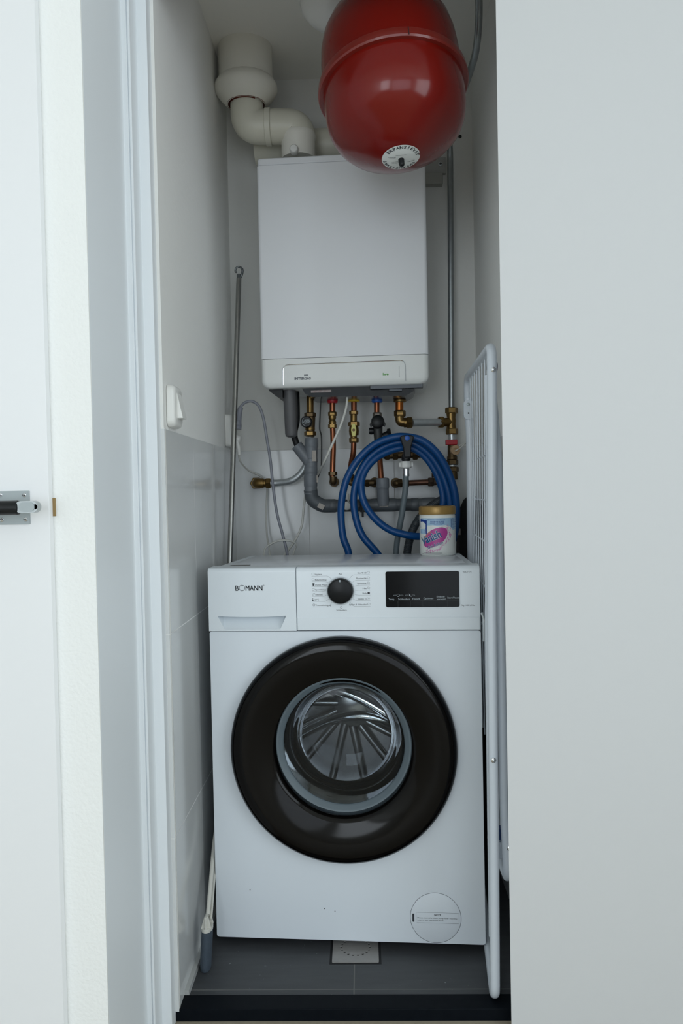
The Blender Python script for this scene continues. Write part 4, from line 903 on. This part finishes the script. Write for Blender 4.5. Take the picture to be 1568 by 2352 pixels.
# corrugated drain hose
m1 = MB(); path = spline([pt(936, 1340, 2.21), pt(934, 1290, 2.21), pt(938, 1250, 2.208), pt(951, 1210, 2.205), pt(975, 1176, 2.21), pt(1006, 1152, 2.222), pt(1030, 1146, 2.24), pt(1037, 1162, 2.29), pt(1034, 1185, 2.34)], 40)
m1.tube(path, .0112, seg=16, smooth=False, rfun=lambda t: 1 + .07 * math.sin(t * 2 * PI * 110)); o = m1.build('drain_hose', M['darkhose'], sharp=80); tag(o, 'dark ribbed drain hose arching behind the tub on the machine', 'hose')

# blue coiled hose: one hose wound in loops over the tap, both ends dropping behind the machine
def loop(pts): return [at(u, v, 2.145 + (Y - 2.145) * .60) for u, v, Y in pts]
coil = loop([(806, 1330, 2.15), (800, 1270, 2.15), (788, 1235, 2.15), (783, 1190, 2.15), (785, 1145, 2.15), (797, 1098, 2.15), (822, 1056, 2.15), (858, 1022, 2.15), (900, 1005, 2.150), (934, 1003, 2.150), (970, 1012, 2.15), (1003, 1040, 2.155), (1028, 1082, 2.165), (1044, 1130, 2.175), (1048, 1185, 2.185), (1040, 1240, 2.19), (1010, 1300, 2.19), (960, 1335, 2.18), (900, 1310, 2.16),
             (862, 1266, 2.155), (832, 1230, 2.155), (817, 1190, 2.158), (812, 1145, 2.160), (820, 1100, 2.165), (842, 1058, 2.17), (875, 1030, 2.175), (915, 1016, 2.18), (950, 1019, 2.18), (985, 1043, 2.185), (1012, 1082, 2.19), (1028, 1125, 2.195), (1034, 1165, 2.20), (1030, 1205, 2.20),
             (1005, 1225, 2.175), (970, 1232, 2.160), (935, 1229, 2.150), (895, 1217, 2.148), (862, 1192, 2.148), (838, 1158, 2.150), (829, 1120, 2.155), (836, 1085, 2.165), (862, 1053, 2.175), (900, 1034, 2.185), (938, 1028, 2.19), (968, 1042, 2.195), (992, 1070, 2.20), (1010, 1108, 2.205), (1018, 1150, 2.21), (1010, 1195, 2.215), (1015, 1260, 2.22), (1020, 1330, 2.22)])
m1 = MB(); m1.tube(coil, .0098, seg=18, sub=8); o = m1.build('blue_hose', M['bluehose'], sharp=80); tag(o, 'bright blue water hose coiled in loops over the tap above the washing machine', 'hose')
# cables
m1 = MB(); m1.tube([pt(797, 880, 2.18), pt(797, 905, 2.18), pt(795, 935, 2.175), pt(783, 975, 2.17), pt(763, 1020, 2.17), pt(745, 1060, 2.19), pt(736, 1078, 2.25), pt(728, 1092, 2.272), pt(712, 1115, 2.29), pt(702, 1135, 2.30), pt(697, 1170, 2.30), pt(692, 1210, 2.29), pt(675, 1245, 2.27), pt(648, 1285, 2.25), pt(640, 1330, 2.24)], .0034, seg=12)
o = m1.build('boiler_power_cable', M['cable']); tag(o, 'white power cable hanging from the boiler in front of the copper pipes', 'cable')
m1 = MB(); m1.tube([pt(746, 900, 2.2), pt(743, 912, 2.2), pt(737, 918, 2.2), pt(735, 950, 2.22), pt(734, 985, 2.24), pt(738, 1005, 2.26), pt(738, 1060, 2.28), pt(736, 1080, 2.28), pt(726, 1105, 2.285)], .0020, seg=10)
o = m1.build('thermostat_wire', M['darkcable']); tag(o, 'thin dark wire hanging between the black-capped valve and the red nut', 'wire')

# switch and socket on the left wall
def wall_box(y0, y1, z0, z1, d, r, taper=.003):     # rounded box standing off the left wall
    mb = MB(); n = 6; rings = []
    for (dd, ins) in ((0, 0), (d * .55, 0), (d * .85, taper * .5), (d, taper * 1.6)):
        P_ = rrect(y0 + ins, z0 + ins, y1 - ins, z1 - ins, max(.001, r - ins * .3), n); rings.append([(XL + .001 + dd, p[0], p[1]) for p in P_])
    m = len(rings[0])
    for r_ in rings: mb.v += [Vector(p) for p in r_]
    for i in range(len(rings) - 1):
        for k in range(m): mb.f.append((i * m + k, i * m + (k + 1) % m, (i + 1) * m + (k + 1) % m, (i + 1) * m + k)); mb.mi.append(0)
    mb.f.append(tuple((len(rings) - 1) * m + k for k in range(m))); mb.f.append(tuple(reversed(range(m)))); mb.mi += [0, 0]
    return mb
SW = thing('light_switch', 'white rocker light switch on the left wall just above the tiles', 'switch', (XL, 1.60, 1.19))
ms = wall_box(1.553, 1.625, 1.148, 1.231, .016, .014, .004); ms.v = [Vector((p.x, p.y, p.z)) for p in ms.v]; ms.build('switch_plate', M['whiteplastic'], SW, world=True, sharp=50)
rk = MB(); rk.add([(XL + .014, 1.572, 1.1655), (XL + .014, 1.610, 1.1655), (XL + .014, 1.610, 1.217), (XL + .014, 1.572, 1.217), (XL + .028, 1.5725, 1.1660), (XL + .028, 1.6095, 1.1660), (XL + .0175, 1.6095, 1.2165), (XL + .0175, 1.5725, 1.2165)],
                  [(0, 3, 2, 1), (4, 5, 6, 7), (0, 1, 5, 4), (1, 2, 6, 5), (2, 3, 7, 6), (3, 0, 4, 7)]); rk.build('rocker', M['whiteplastic'], SW, world=True, bevel=.0015)
SK = thing('wall_socket', 'white wall socket at the far end of the left wall behind the pole', 'socket', (XL, 2.27, 1.19))
wall_box(2.222, 2.328, 1.148, 1.238, .0195, .008, .002).build('socket_box', M['whiteplastic'], SK, world=True, sharp=50)
XS = XL + .0205
PG = thing('grey_plug', 'grey plug with a long grey cable in the upper outlet behind the pole', 'plug', (XS, 2.25, 1.23))
def yp(u, v, x): p = atX(u, v, x); return p
m1 = MB(); c = Vector((XS, 2.245, 1.213)); m1.tube([c, c + Vector((.021, 0, .002))], .0190, smooth=False, seg=20, rfun=lambda t: 1 - .18 * t); m1.build('plug_body', M['greyplug'], PG, world=True, bevel=.003)
b0 = c + Vector((.014, -.004, .004))
t0 = Vector((at(551, 945, 2.235))); 
m1 = MB(); m1.tube([b0 + Vector((-.002, 0, -.02)), b0 + Vector((.0, 0, 0)), at(549, 948, 2.235), at(553, 936, 2.235)], .0085, rfun=lambda t: 1.3 - .5 * t); m1.build('strain_relief', M['greyplug'], PG, world=True)
m1 = MB(); m1.tube([at(550, 940, 2.235), at(556, 930, 2.235), at(566, 923, 2.235), at(580, 922, 2.235), at(595, 934, 2.235), at(605, 962, 2.235), at(613, 1010, 2.235), at(621, 1060, 2.24), at(626, 1110, 2.24), at(635, 1175, 2.24), at(648, 1225, 2.235), at(658, 1265, 2.23), at(664, 1310, 2.23), at(668, 1380, 2.2)], .0040, seg=12); m1.build('cord', M['greycable'], PG, world=True)
PW = thing('white_plug', 'white plug with a thin white cable in the lower outlet behind the pole', 'plug', (XS, 2.27, 1.17))
m1 = MB(); c = Vector((XS, 2.265, 1.172)); m1.tube([c, c + Vector((.016, 0, -.004))], .0140, smooth=False, seg=20, rfun=lambda t: 1 - .25 * t); m1.build('plug_body', M['whiteplastic'], PW, world=True, bevel=.003)
m1 = MB(); m1.tube([at(543, 1010, 2.26), at(548, 1032, 2.26), at(549, 1045, 2.26)], .0065, rfun=lambda t: 1.1 - .45 * t); m1.build('strain_relief', M['whiteplastic'], PW, world=True)
m1 = MB(); m1.tube([at(548, 1040, 2.26), at(552, 1060, 2.28), at(570, 1080, 2.33), at(597, 1093, 2.352), at(612, 1108, 2.358), at(613, 1130, 2.355), at(611, 1180, 2.345), at(613, 1230, 2.33), at(619, 1270, 2.30), at(622, 1330, 2.29)], .0026, seg=10); m1.build('cord', M['cable'], PW, world=True)
m1 = MB(); m1.tube([at(604, 1330, 2.22), at(606, 1272, 2.22), at(614, 1255, 2.22), at(640, 1242, 2.22), at(668, 1243, 2.225), at(680, 1252, 2.235), at(674, 1270, 2.245), at(660, 1330, 2.25)], .0026, seg=10)
o = m1.build('looped_cable', M['cable']); tag(o, 'thin white cable curving in a low loop just above the back of the machine', 'cable')

# steel pole with a hook
HP = thing('hook_pole', 'tall thin steel pole with a hooked tip leaning in the left corner', 'pole', (-.349, 2.14, 0))
m_top = at(548.5, 640, 2.275); b_mid = at(527.5, 1290, 2.12)
d_ = (m_top - b_mid); bpt = b_mid - d_ * (b_mid.z / d_.z)
HP.location = bpt
m1 = MB(); m1.tube([bpt + d_.normalized() * .002, m_top], .0072, seg=20, smooth=False); m1.build('shaft', M['steel'], HP, world=True)
m1 = MB(); m1.tube([m_top, m_top + d_.normalized() * .012], .0062, seg=16, smooth=False); hk = [at(u, v, 2.275) for u, v in ((551, 640), (556, 628), (556, 618), (549, 613), (542, 616), (540.5, 623), (543, 626))]
m1.tube(hk, .0032, seg=12, rfun=lambda t: 1.1 - .3 * t); m1.build('hook', M['zincdark'], HP, world=True)

# ------------------------------------------------------------------ stain remover tub
TB = thing('stain_remover_tub', 'white tub of stain remover with a gold lid on the washing machine', 'tub', tuple(atZ(1007, 1272, .8495)), math.radians(6))
TB.location = (.1900, 2.030, .8493); TR_ = .0452   # tub radius
MB().lathe([(.0425, 0), (.0445, .002), (TR_, .006), (TR_, .100), (.0440, .103), (.0440, .105)], (0, 0, 0), (0, 0, 1), seg=64).build('tub_body', M['tubwhite'], TB)
MB().lathe([(.0462, .1035), (.0468, .105), (.0462, .121), (.0450, .1235), (.0430, .1245), (0, .1245)], (0, 0, 0), (0, 0, 1), seg=180, mod=lambda k: 1 + .006 * (k % 2)).build('gold_lid', M['goldlid'], TB)
def cyl(x, z, y):       # x along the curve, facing -y; y = layer
    a = x / TR_; r = TR_ + .0003 + y * .00022; return Vector((r * math.sin(a), -r * math.cos(a), z))
def subdiv_poly(pts, ml=.004):
    out = []
    for i in range(len(pts)):
        a = Vector(pts[i]); b = Vector(pts[(i + 1) % len(pts)]); k = max(1, int((b - a).length / ml))
        for j in range(k): out.append(tuple(a + (b - a) * j / k))
    return out
def wrap(mb, pts, layer, mi):       # fills an outline in vertical strips so that it bends round the tub
    bm = bmesh.new(); P_ = subdiv_poly(pts); vs = [bm.verts.new((p[0], 0, p[1])) for p in P_]; bm.faces.new(vs)
    x0 = min(p[0] for p in P_); x1 = max(p[0] for p in P_); x = x0 + .003
    while x < x1:
        g_ = bm.verts[:] + bm.edges[:] + bm.faces[:]
        bmesh.ops.bisect_plane(bm, geom=g_, plane_co=(x, 0, 0), plane_no=(1, 0, 0), dist=1e-6); x += .003
    bm.verts.index_update(); mb.add([cyl(v.co.x, v.co.z, layer) for v in bm.verts], [tuple(v.index for v in f.verts) for f in bm.faces], mi); bm.free()
lb = MB()
U = lambda px: -.0452 * math.asin(max(-.995, min(.995, (1.0 - (px - 115) / 625.0)))) - .004      # close-up crop pixels to arc length
Vz = lambda py: .1245 - (py - 230) * (.1245 / 1700.0)
# 0 white 1 light blue 2 blue 3 teal 4 magenta 5 pink 6 yellow 7 dark ink
wrap(lb, [(U(150), Vz(640)), (U(1360), Vz(640)), (U(1360), Vz(1000)), (U(1290), Vz(1040)), (U(1230), Vz(1055)), (U(1150), Vz(970)), (U(1100), Vz(920)), (U(1050), Vz(940)), (U(960), Vz(880)), (U(850), Vz(890)), (U(640), Vz(905)), (U(520), Vz(880)), (U(350), Vz(890)), (U(150), Vz(900))][::-1], 0, 1)
wrap(lb, [(U(140), Vz(670)), (U(330), Vz(710)), (U(320), Vz(1190)), (U(290), Vz(1190)), (U(285), Vz(980)), (U(140), Vz(980))], 1, 2)
wrap(lb, [(U(145), Vz(770)), (U(210), Vz(755)), (U(290), Vz(840)), (U(290), Vz(960)), (U(240), Vz(1000)), (U(150), Vz(980))], 2, 0)
wrap(lb, [(U(140), Vz(1020)), (U(285), Vz(1010)), (U(280), Vz(1180)), (U(140), Vz(1170))], 2, 1)
ell = []
cxe, cze = (U(575)), Vz(1300); ang = math.radians(31)
for k in range(48):
    t = 2 * PI * k / 48; a, b = .0365 * math.cos(t), .0200 * math.sin(t); ell.append((cxe + a * math.cos(ang) - b * math.sin(ang), cze + a * math.sin(ang) + b * math.cos(ang)))
wrap(lb, ell, 2, 4)
for k in range(60):
    t = -2.6 + 3.0 * k / 60; rad = 1.2 + random.uniform(-.08, .22); a, b = .0345 * rad * math.cos(t), .0170 * rad * 1.25 * math.sin(t)
    cx1, cz1 = cxe + a * math.cos(ang) - b * math.sin(ang), cze + a * math.sin(ang) + b * math.cos(ang) - .002
    s_ = random.uniform(.0008, .0024); wrap(lb, circ(cx1, cz1, s_, 7), 1, 5)
put_line(lb, [(cxe - .0345 * .93 * math.cos(t) * math.cos(ang) - .017 * 1.02 * math.sin(t) * math.sin(ang), cze - .0345 * .93 * math.cos(t) * math.sin(ang) + .017 * 1.02 * math.sin(t) * math.cos(ang)) for t in [math.radians(a) for a in range(10, 95, 8)]], .0014, 3, 6, fn=cyl)
for bold, mi, lay in ((.0013, 0, 4), (.0007, 3, 6)):
    put_text(lb, 'Vanish', U(205), Vz(1560), .0195, lay, mi, bold=bold, width=.0560, rot=math.radians(22), fn=cyl)
for bold, mi, lay in ((.0004, 0, 5), (.00008, 2, 7)):
    put_text(lb, 'Oxi Action', U(365), Vz(1690), .0078, lay, mi, bold=bold, width=.0400, rot=math.radians(20), fn=cyl)
put_text(lb, 'DÉTACHANT INCROYABLE À 20°C', U(350), Vz(715), .0028, 2, 2, width=.046, fn=cyl)
put_text(lb, 'RAVIVE VOS BLANCS', U(440), Vz(790), .0038, 2, 2, width=.0340, bold=.0001, fn=cyl)
put_text(lb, 'ÉLIMINE LES TACHES', U(430), Vz(828), .0022, 2, 2, width=.036, fn=cyl)
put_text(lb, 'SANS CHLORE', U(550), Vz(865), .0022, 2, 2, width=.021, fn=cyl)
for k in range(4):
    put_line(lb, circ(U(1225), Vz(690 + 85 * k), .0022, 14), .0006, 2, 2, closed=True, fn=cyl)
    put_line(lb, [(U(1255), Vz(690 + 85 * k)), (U(1335), Vz(690 + 85 * k))], .0012, 2, 2, fn=cyl)
put_line(lb, [(U(1160), Vz(670)), (U(1162), Vz(960))], .0014, 2, 2, fn=cyl)
for k, (a, b) in enumerate(((290, 745), (240, 820), (180, 960))): put_line(lb, [(U(a + (b - a) * j / 12), Vz(1795 + 35 * k)) for j in range(13)], .0008, 2, 7, fn=cyl)
put_line(lb, [(U(1258), Vz(1160)), (U(1260), Vz(1620))], .0007, 2, 7, fn=cyl)
for k in range(3): put_line(lb, [(U(150), Vz(1045 + 40 * k)), (U(265), Vz(1060 + 40 * k))], .0012, 3, 2, fn=cyl)
wrap(lb, [(U(1360), Vz(880)), (U(1378), Vz(880)), (U(1378), Vz(1330)), (U(1362), Vz(1330))], 1, 6)
lb.build('tub_label', [M['tubwhite'], M['lb_lightblue'], M['lb_blue'], M['lb_teal'], M['lb_pink'], M['lb_pinklight'], M['lb_yellow'], M['ink']], TB, sharp=80)

# ------------------------------------------------------------------ folded drying rack
RK = thing('drying_rack', 'folded white tubular drying rack standing between washing machine and right wall', 'drying rack', (.245, 1.55, 0))
TR1 = .0098
def rp_(u, v, Y): return at(u, v, Y)
foot_f = at(1137, 2309, 1.545)
A = [rp_(1137, 2309, 1.545), rp_(1134, 1900, 1.556), rp_(1129, 1400, 1.572), rp_(1130, 1000, 1.585), rp_(1131, 850, 1.590)]
topf = rp_(1123, 798, 1.60); topb = rp_(1073, 868, 2.12)
m1 = MB()
fr_pts = [Vector((A[0].x - .004, 2.10 + .01, .012 + .002)), Vector((A[0].x - .004, 1.56, .0115))]
main = bend([Vector((.292, 2.12, .0115)), Vector((foot_f.x, foot_f.y, .0115)), A[1], A[2], A[3], Vector((topf.x + .004, 1.592, topf.z + .002)), Vector((topb.x, 2.12, topb.z)), rp_(1074, 960, 2.135)], .035, 8)
m1.tube(main, TR1, seg=18, smooth=False); m1.build('main_frame', M['rackwhite'], RK, world=True, sharp=70)
m1 = MB(); m1.tube([rp_(1075, 915, 2.118), rp_(1075, 945, 2.118), rp_(1079, 1010, 2.118), rp_(1081, 1200, 2.125), rp_(1083, 1330, 2.13), rp_(1090, 1700, 2.14), rp_(1098, 2010, 2.15)], .0105, seg=16, sub=4); m1.build('rear_leg', M['rackwhite'], RK, world=True)
c = rp_(1075, 937, 2.108); m1 = plate(rrect(c.x - .0125, c.z - .030, c.x + .0125, c.z + .020, .010, 5), [], c.y - .004, c.y + .004); jp = m1.build('hinge_plate', M['rackwhite'], RK, world=True, bevel=.001)
m1 = MB(); m1.lathe([(.0045, 0), (.004, .002), (0, .003)], (c.x, c.y - .004, c.z + .009), (0, -1, 0), seg=16); m1.v = loc_pts(RK, m1.v); m1.build('rivet', M['steelplate'], jp)
m1 = MB(); m1.lathe([(.0022, 0), (0, .0006)], (c.x, c.y - .0042, c.z - .014), (0, -1, 0), seg=12); m1.v = loc_pts(RK, m1.v); m1.build('rivet_hole', M['gap'], jp)
# folding wing beside it
Cp = [rp_(1137, 935, 1.612), rp_(1143, 1050, 1.61), rp_(1149, 1400, 1.60), rp_(1157, 1850, 1.585), rp_(1164, 1990, 1.58)]
m1 = MB(); w_pts = bend([rp_(1128, 880, 1.615), Cp[1], Cp[2], Cp[3], rp_(1167, 2022, 1.58), rp_(1150, 1975, 1.70), rp_(1142, 1850, 1.95)], .03, 8)
m1.tube(w_pts, .0090, seg=16, smooth=False); m1.build('wing_frame', M['rackwhite'], RK, world=True, sharp=70)
m1 = MB(); m1.tube([rp_(1120, 862, 1.615), rp_(1121, 920, 1.615), rp_(1124, 1100, 1.615), rp_(1122, 1400, 1.60), rp_(1127, 1850, 1.585), rp_(1130, 2050, 1.58), rp_(1131, 2150, 1.58)], .0078, seg=16, sub=4); m1.build('inner_leg', M['rackwhite'], RK, world=True)
m1 = MB(); m1.tube([rp_(1146, 1300, 1.66), rp_(1150, 1700, 1.64), rp_(1154, 1920, 1.63)], .0045, seg=12, smooth=False); m1.build('wing_rod', M['rackwhite'], RK, world=True)
m1 = MB(); c = rp_(1153, 1913, 1.605); m1.lathe([(.0115, -.011), (.0120, -.008), (.0120, .008), (.0115, .011)], c, (0, 0, 1), seg=20); m1.build('clip', M['navyclip'], RK, world=True)
m1 = MB(); c = rp_(1156, 1948, 1.60); m1.box((c.x - .010, c.y - .006, c.z - .020), (c.x + .008, c.y + .006, c.z + .014)); m1.build('wing_bracket', M['rackwhite'], RK, world=True, bevel=.003)
for (u, v, Y) in ((1133, 849, 1.579), (1133, 1746, 1.5505), (1169, 1948, 1.572)):
    m1 = MB(); c = rp_(u, v, Y); m1.lathe([(.0052, -.002), (.0052, .001), (.0035, .0025), (0, .003)], c, (0, -1, 0), seg=18); m1.build('screw', M['chrome'], RK, world=True)
m1 = MB(); m1.tube([rp_(1119, 843, 1.612), rp_(1141, 843, 1.612)], .0092, smooth=False, seg=16); m1.build('pivot', M['navyclip'], RK, world=True)
# wires: verticals between the front and rear tube
def side_x(Y): return .2535 + .0655 * (Y - 1.72) + .0035
ws = [1.665, 1.715, 1.77, 1.825, 1.88, 1.935, 1.99, 2.045]
for k, Y in enumerate(ws):
    t = (Y - 1.60) / .52; zt = topf.z + (topb.z - topf.z) * t; xt = topf.x + .004 + (topb.x - topf.x - .004) * t
    xb = side_x(Y) + .004
    m1 = MB(); m1.tube([Vector((xt, Y, zt)), Vector((xb, Y, .86)), Vector((xb + .003, Y, .45))], .0016, seg=8, smooth=False); m1.build('drying_wire', M['rackwhite'], RK, world=True)
for z in (1.085, .99, .90, .80, .70):
    m1 = MB(); m1.tube([Vector((side_x(1.63) + .006, 1.63, z)), Vector((side_x(2.06) + .006, 2.06, z))], .0016, seg=8, smooth=False); m1.build('cross_wire', M['rackwhite'], RK, world=True)
m1 = MB(); c = rp_(1113, 1440, 1.64); m1.box((c.x - .004, c.y - .002, c.z - .030), (c.x + .006, c.y + .004, c.z + .018)); m1.tube([c + Vector((-.006, 0, .030)), c + Vector((-.001, 0, .016)), c + Vector((.006, 0, .008))], .0028, seg=8); m1.build('folding_catch', M['zinc'], RK, world=True, bevel=.001)

# black bag behind the rack
BG = thing('black_bag', 'tall rounded black fabric bag wedged upright in the rear right corner', 'bag', (.30, 2.27, 0))
n = 10; ring = []
m1 = MB(); zs_ = [0, .06, .5, .84, .90, .94, .965, .985, .997]; wd = [.030, .036, .038, .038, .037, .034, .029, .020, .008]
for z, ww in zip(zs_, wd):
    for k in range(20):
        a = 2 * PI * k / 20; ce = .3045 + (.006 if z > .8 else 0) * (z - .8) * 5
        sxp = math.copysign(abs(math.cos(a)) ** .6, math.cos(a)); syp = math.copysign(abs(math.sin(a)) ** .6, math.sin(a))
        m1.v.append(Vector((ce + ww * sxp, 2.275 + ww * 1.5 * syp, z)))
for i in range(len(zs_) - 1):
    for k in range(20): m1.f.append((i * 20 + k, i * 20 + (k + 1) % 20, (i + 1) * 20 + (k + 1) % 20, (i + 1) * 20 + k)); m1.mi.append(0)
m1.f.append(tuple(range(20))); m1.f.append(tuple(range(160, 180))); m1.mi += [0, 0]
m1.build('bag_body', M['blackfabric'], BG, world=True, sharp=70)
c = at(1053, 1222, 2.21); MB().box((c.x - .004, c.y - .001, c.z - .008), (c.x + .005, c.y + .012, c.z + .009)).build('bag_tag', M['sticker'], BG, world=True)

# ------------------------------------------------------------------ squeegee lying by the left wall
SG = thing('floor_mop', 'narrow slate grey foam mop head with off-white holder standing left of the machine', 'mop', (-.356, 1.68, 0))
def ell_tube(mb, pts, rx, ry, seg=24):
    vs = []; fs = []
    for (p, sc_) in pts:
        for k in range(seg): a = 2 * PI * k / seg; vs.append((p[0] + rx * sc_ * math.cos(a), p[1] + ry * sc_ * math.sin(a), p[2]))
    for i in range(len(pts) - 1):
        for k in range(seg): fs.append((i * seg + k, i * seg + (k + 1) % seg, (i + 1) * seg + (k + 1) % seg, (i + 1) * seg + k))
    fs.append(tuple(range(seg))); fs.append(tuple((len(pts) - 1) * seg + k for k in range(seg))); mb.add(vs, fs)
cx0, cy0 = -.3560, 1.672
cb_ = at(473, 2232, cy0); ct_ = at(476, 2133, cy0)
m1 = MB(); ell_tube(m1, [((cb_.x, cy0, .0005), .86), ((cb_.x, cy0, .004), .95), ((cb_.x, cy0, .012), 1), ((ct_.x, cy0, ct_.z), 1.0)], .0118, .020); m1.build('foam_pad', M['foam'], SG, world=True)
m1 = MB(); zt = ct_.z
ell_tube(m1, [((ct_.x, cy0, zt), 1.04), ((ct_.x, cy0, zt + .008), 1.04)], .0118, .020)
for y_o in (-.012, .012):
    m1.add([(ct_.x - .0115, cy0 + y_o - .0015, zt + .006), (ct_.x + .0115, cy0 + y_o - .0015, zt + .006), (ct_.x + .005, cy0 + y_o - .0015, zt + .033), (ct_.x - .003, cy0 + y_o - .0015, zt + .033),
            (ct_.x - .0115, cy0 + y_o + .0015, zt + .006), (ct_.x + .0115, cy0 + y_o + .0015, zt + .006), (ct_.x + .005, cy0 + y_o + .0015, zt + .033), (ct_.x - .003, cy0 + y_o + .0015, zt + .033)],
           [(0, 1, 2, 3), (7, 6, 5, 4), (0, 1, 5, 4), (1, 2, 6, 5), (2, 3, 7, 6), (3, 0, 4, 7)])
m1.box((ct_.x - .0015, cy0 - .019, zt + .006), (ct_.x + .0025, cy0 + .012, zt + .034)); m1.build('pad_holder', M['squeegeewhite'], SG, world=True, bevel=.001)
m1 = MB(); h0 = Vector((ct_.x + .002, cy0, zt + .030)); h1 = Vector((-.3545, 1.80, zt + .130)); h2 = Vector((-.3560, 2.09, .42)); m1.tube([h0, h1, h2], .0045, seg=14, smooth=False); m1.tube([h0 + Vector((.006, 0, -.010)), h1 + Vector((.003, 0, -.035))], .003, seg=10, smooth=False); m1.build('handle', M['squeegeewhite'], SG, world=True)

# ------------------------------------------------------------------ floor drain
FD = thing('floor_drain', 'square metal floor drain with a ring of holes under the machine front', 'floor drain', (-.034, 1.745, 0))
hs = [circ(.0315 * math.cos(2 * PI * k / 18), .0315 * math.sin(2 * PI * k / 18), .0030, 12) for k in range(18)]
pl = plate(rrect(-.0505, -.056, .0505, .0505, .002, 3), hs, 0, .002)
pl.v = [Vector((p.x, p.z, .0028 - p.y)) for p in pl.v]; pl.build('drain_cover', M['drainplate'], FD, bevel=0)
MB().box((-.0560, -.0605, 0.0002), (.0560, .0560, .0006)).build('drain_frame', M['gap'], FD)
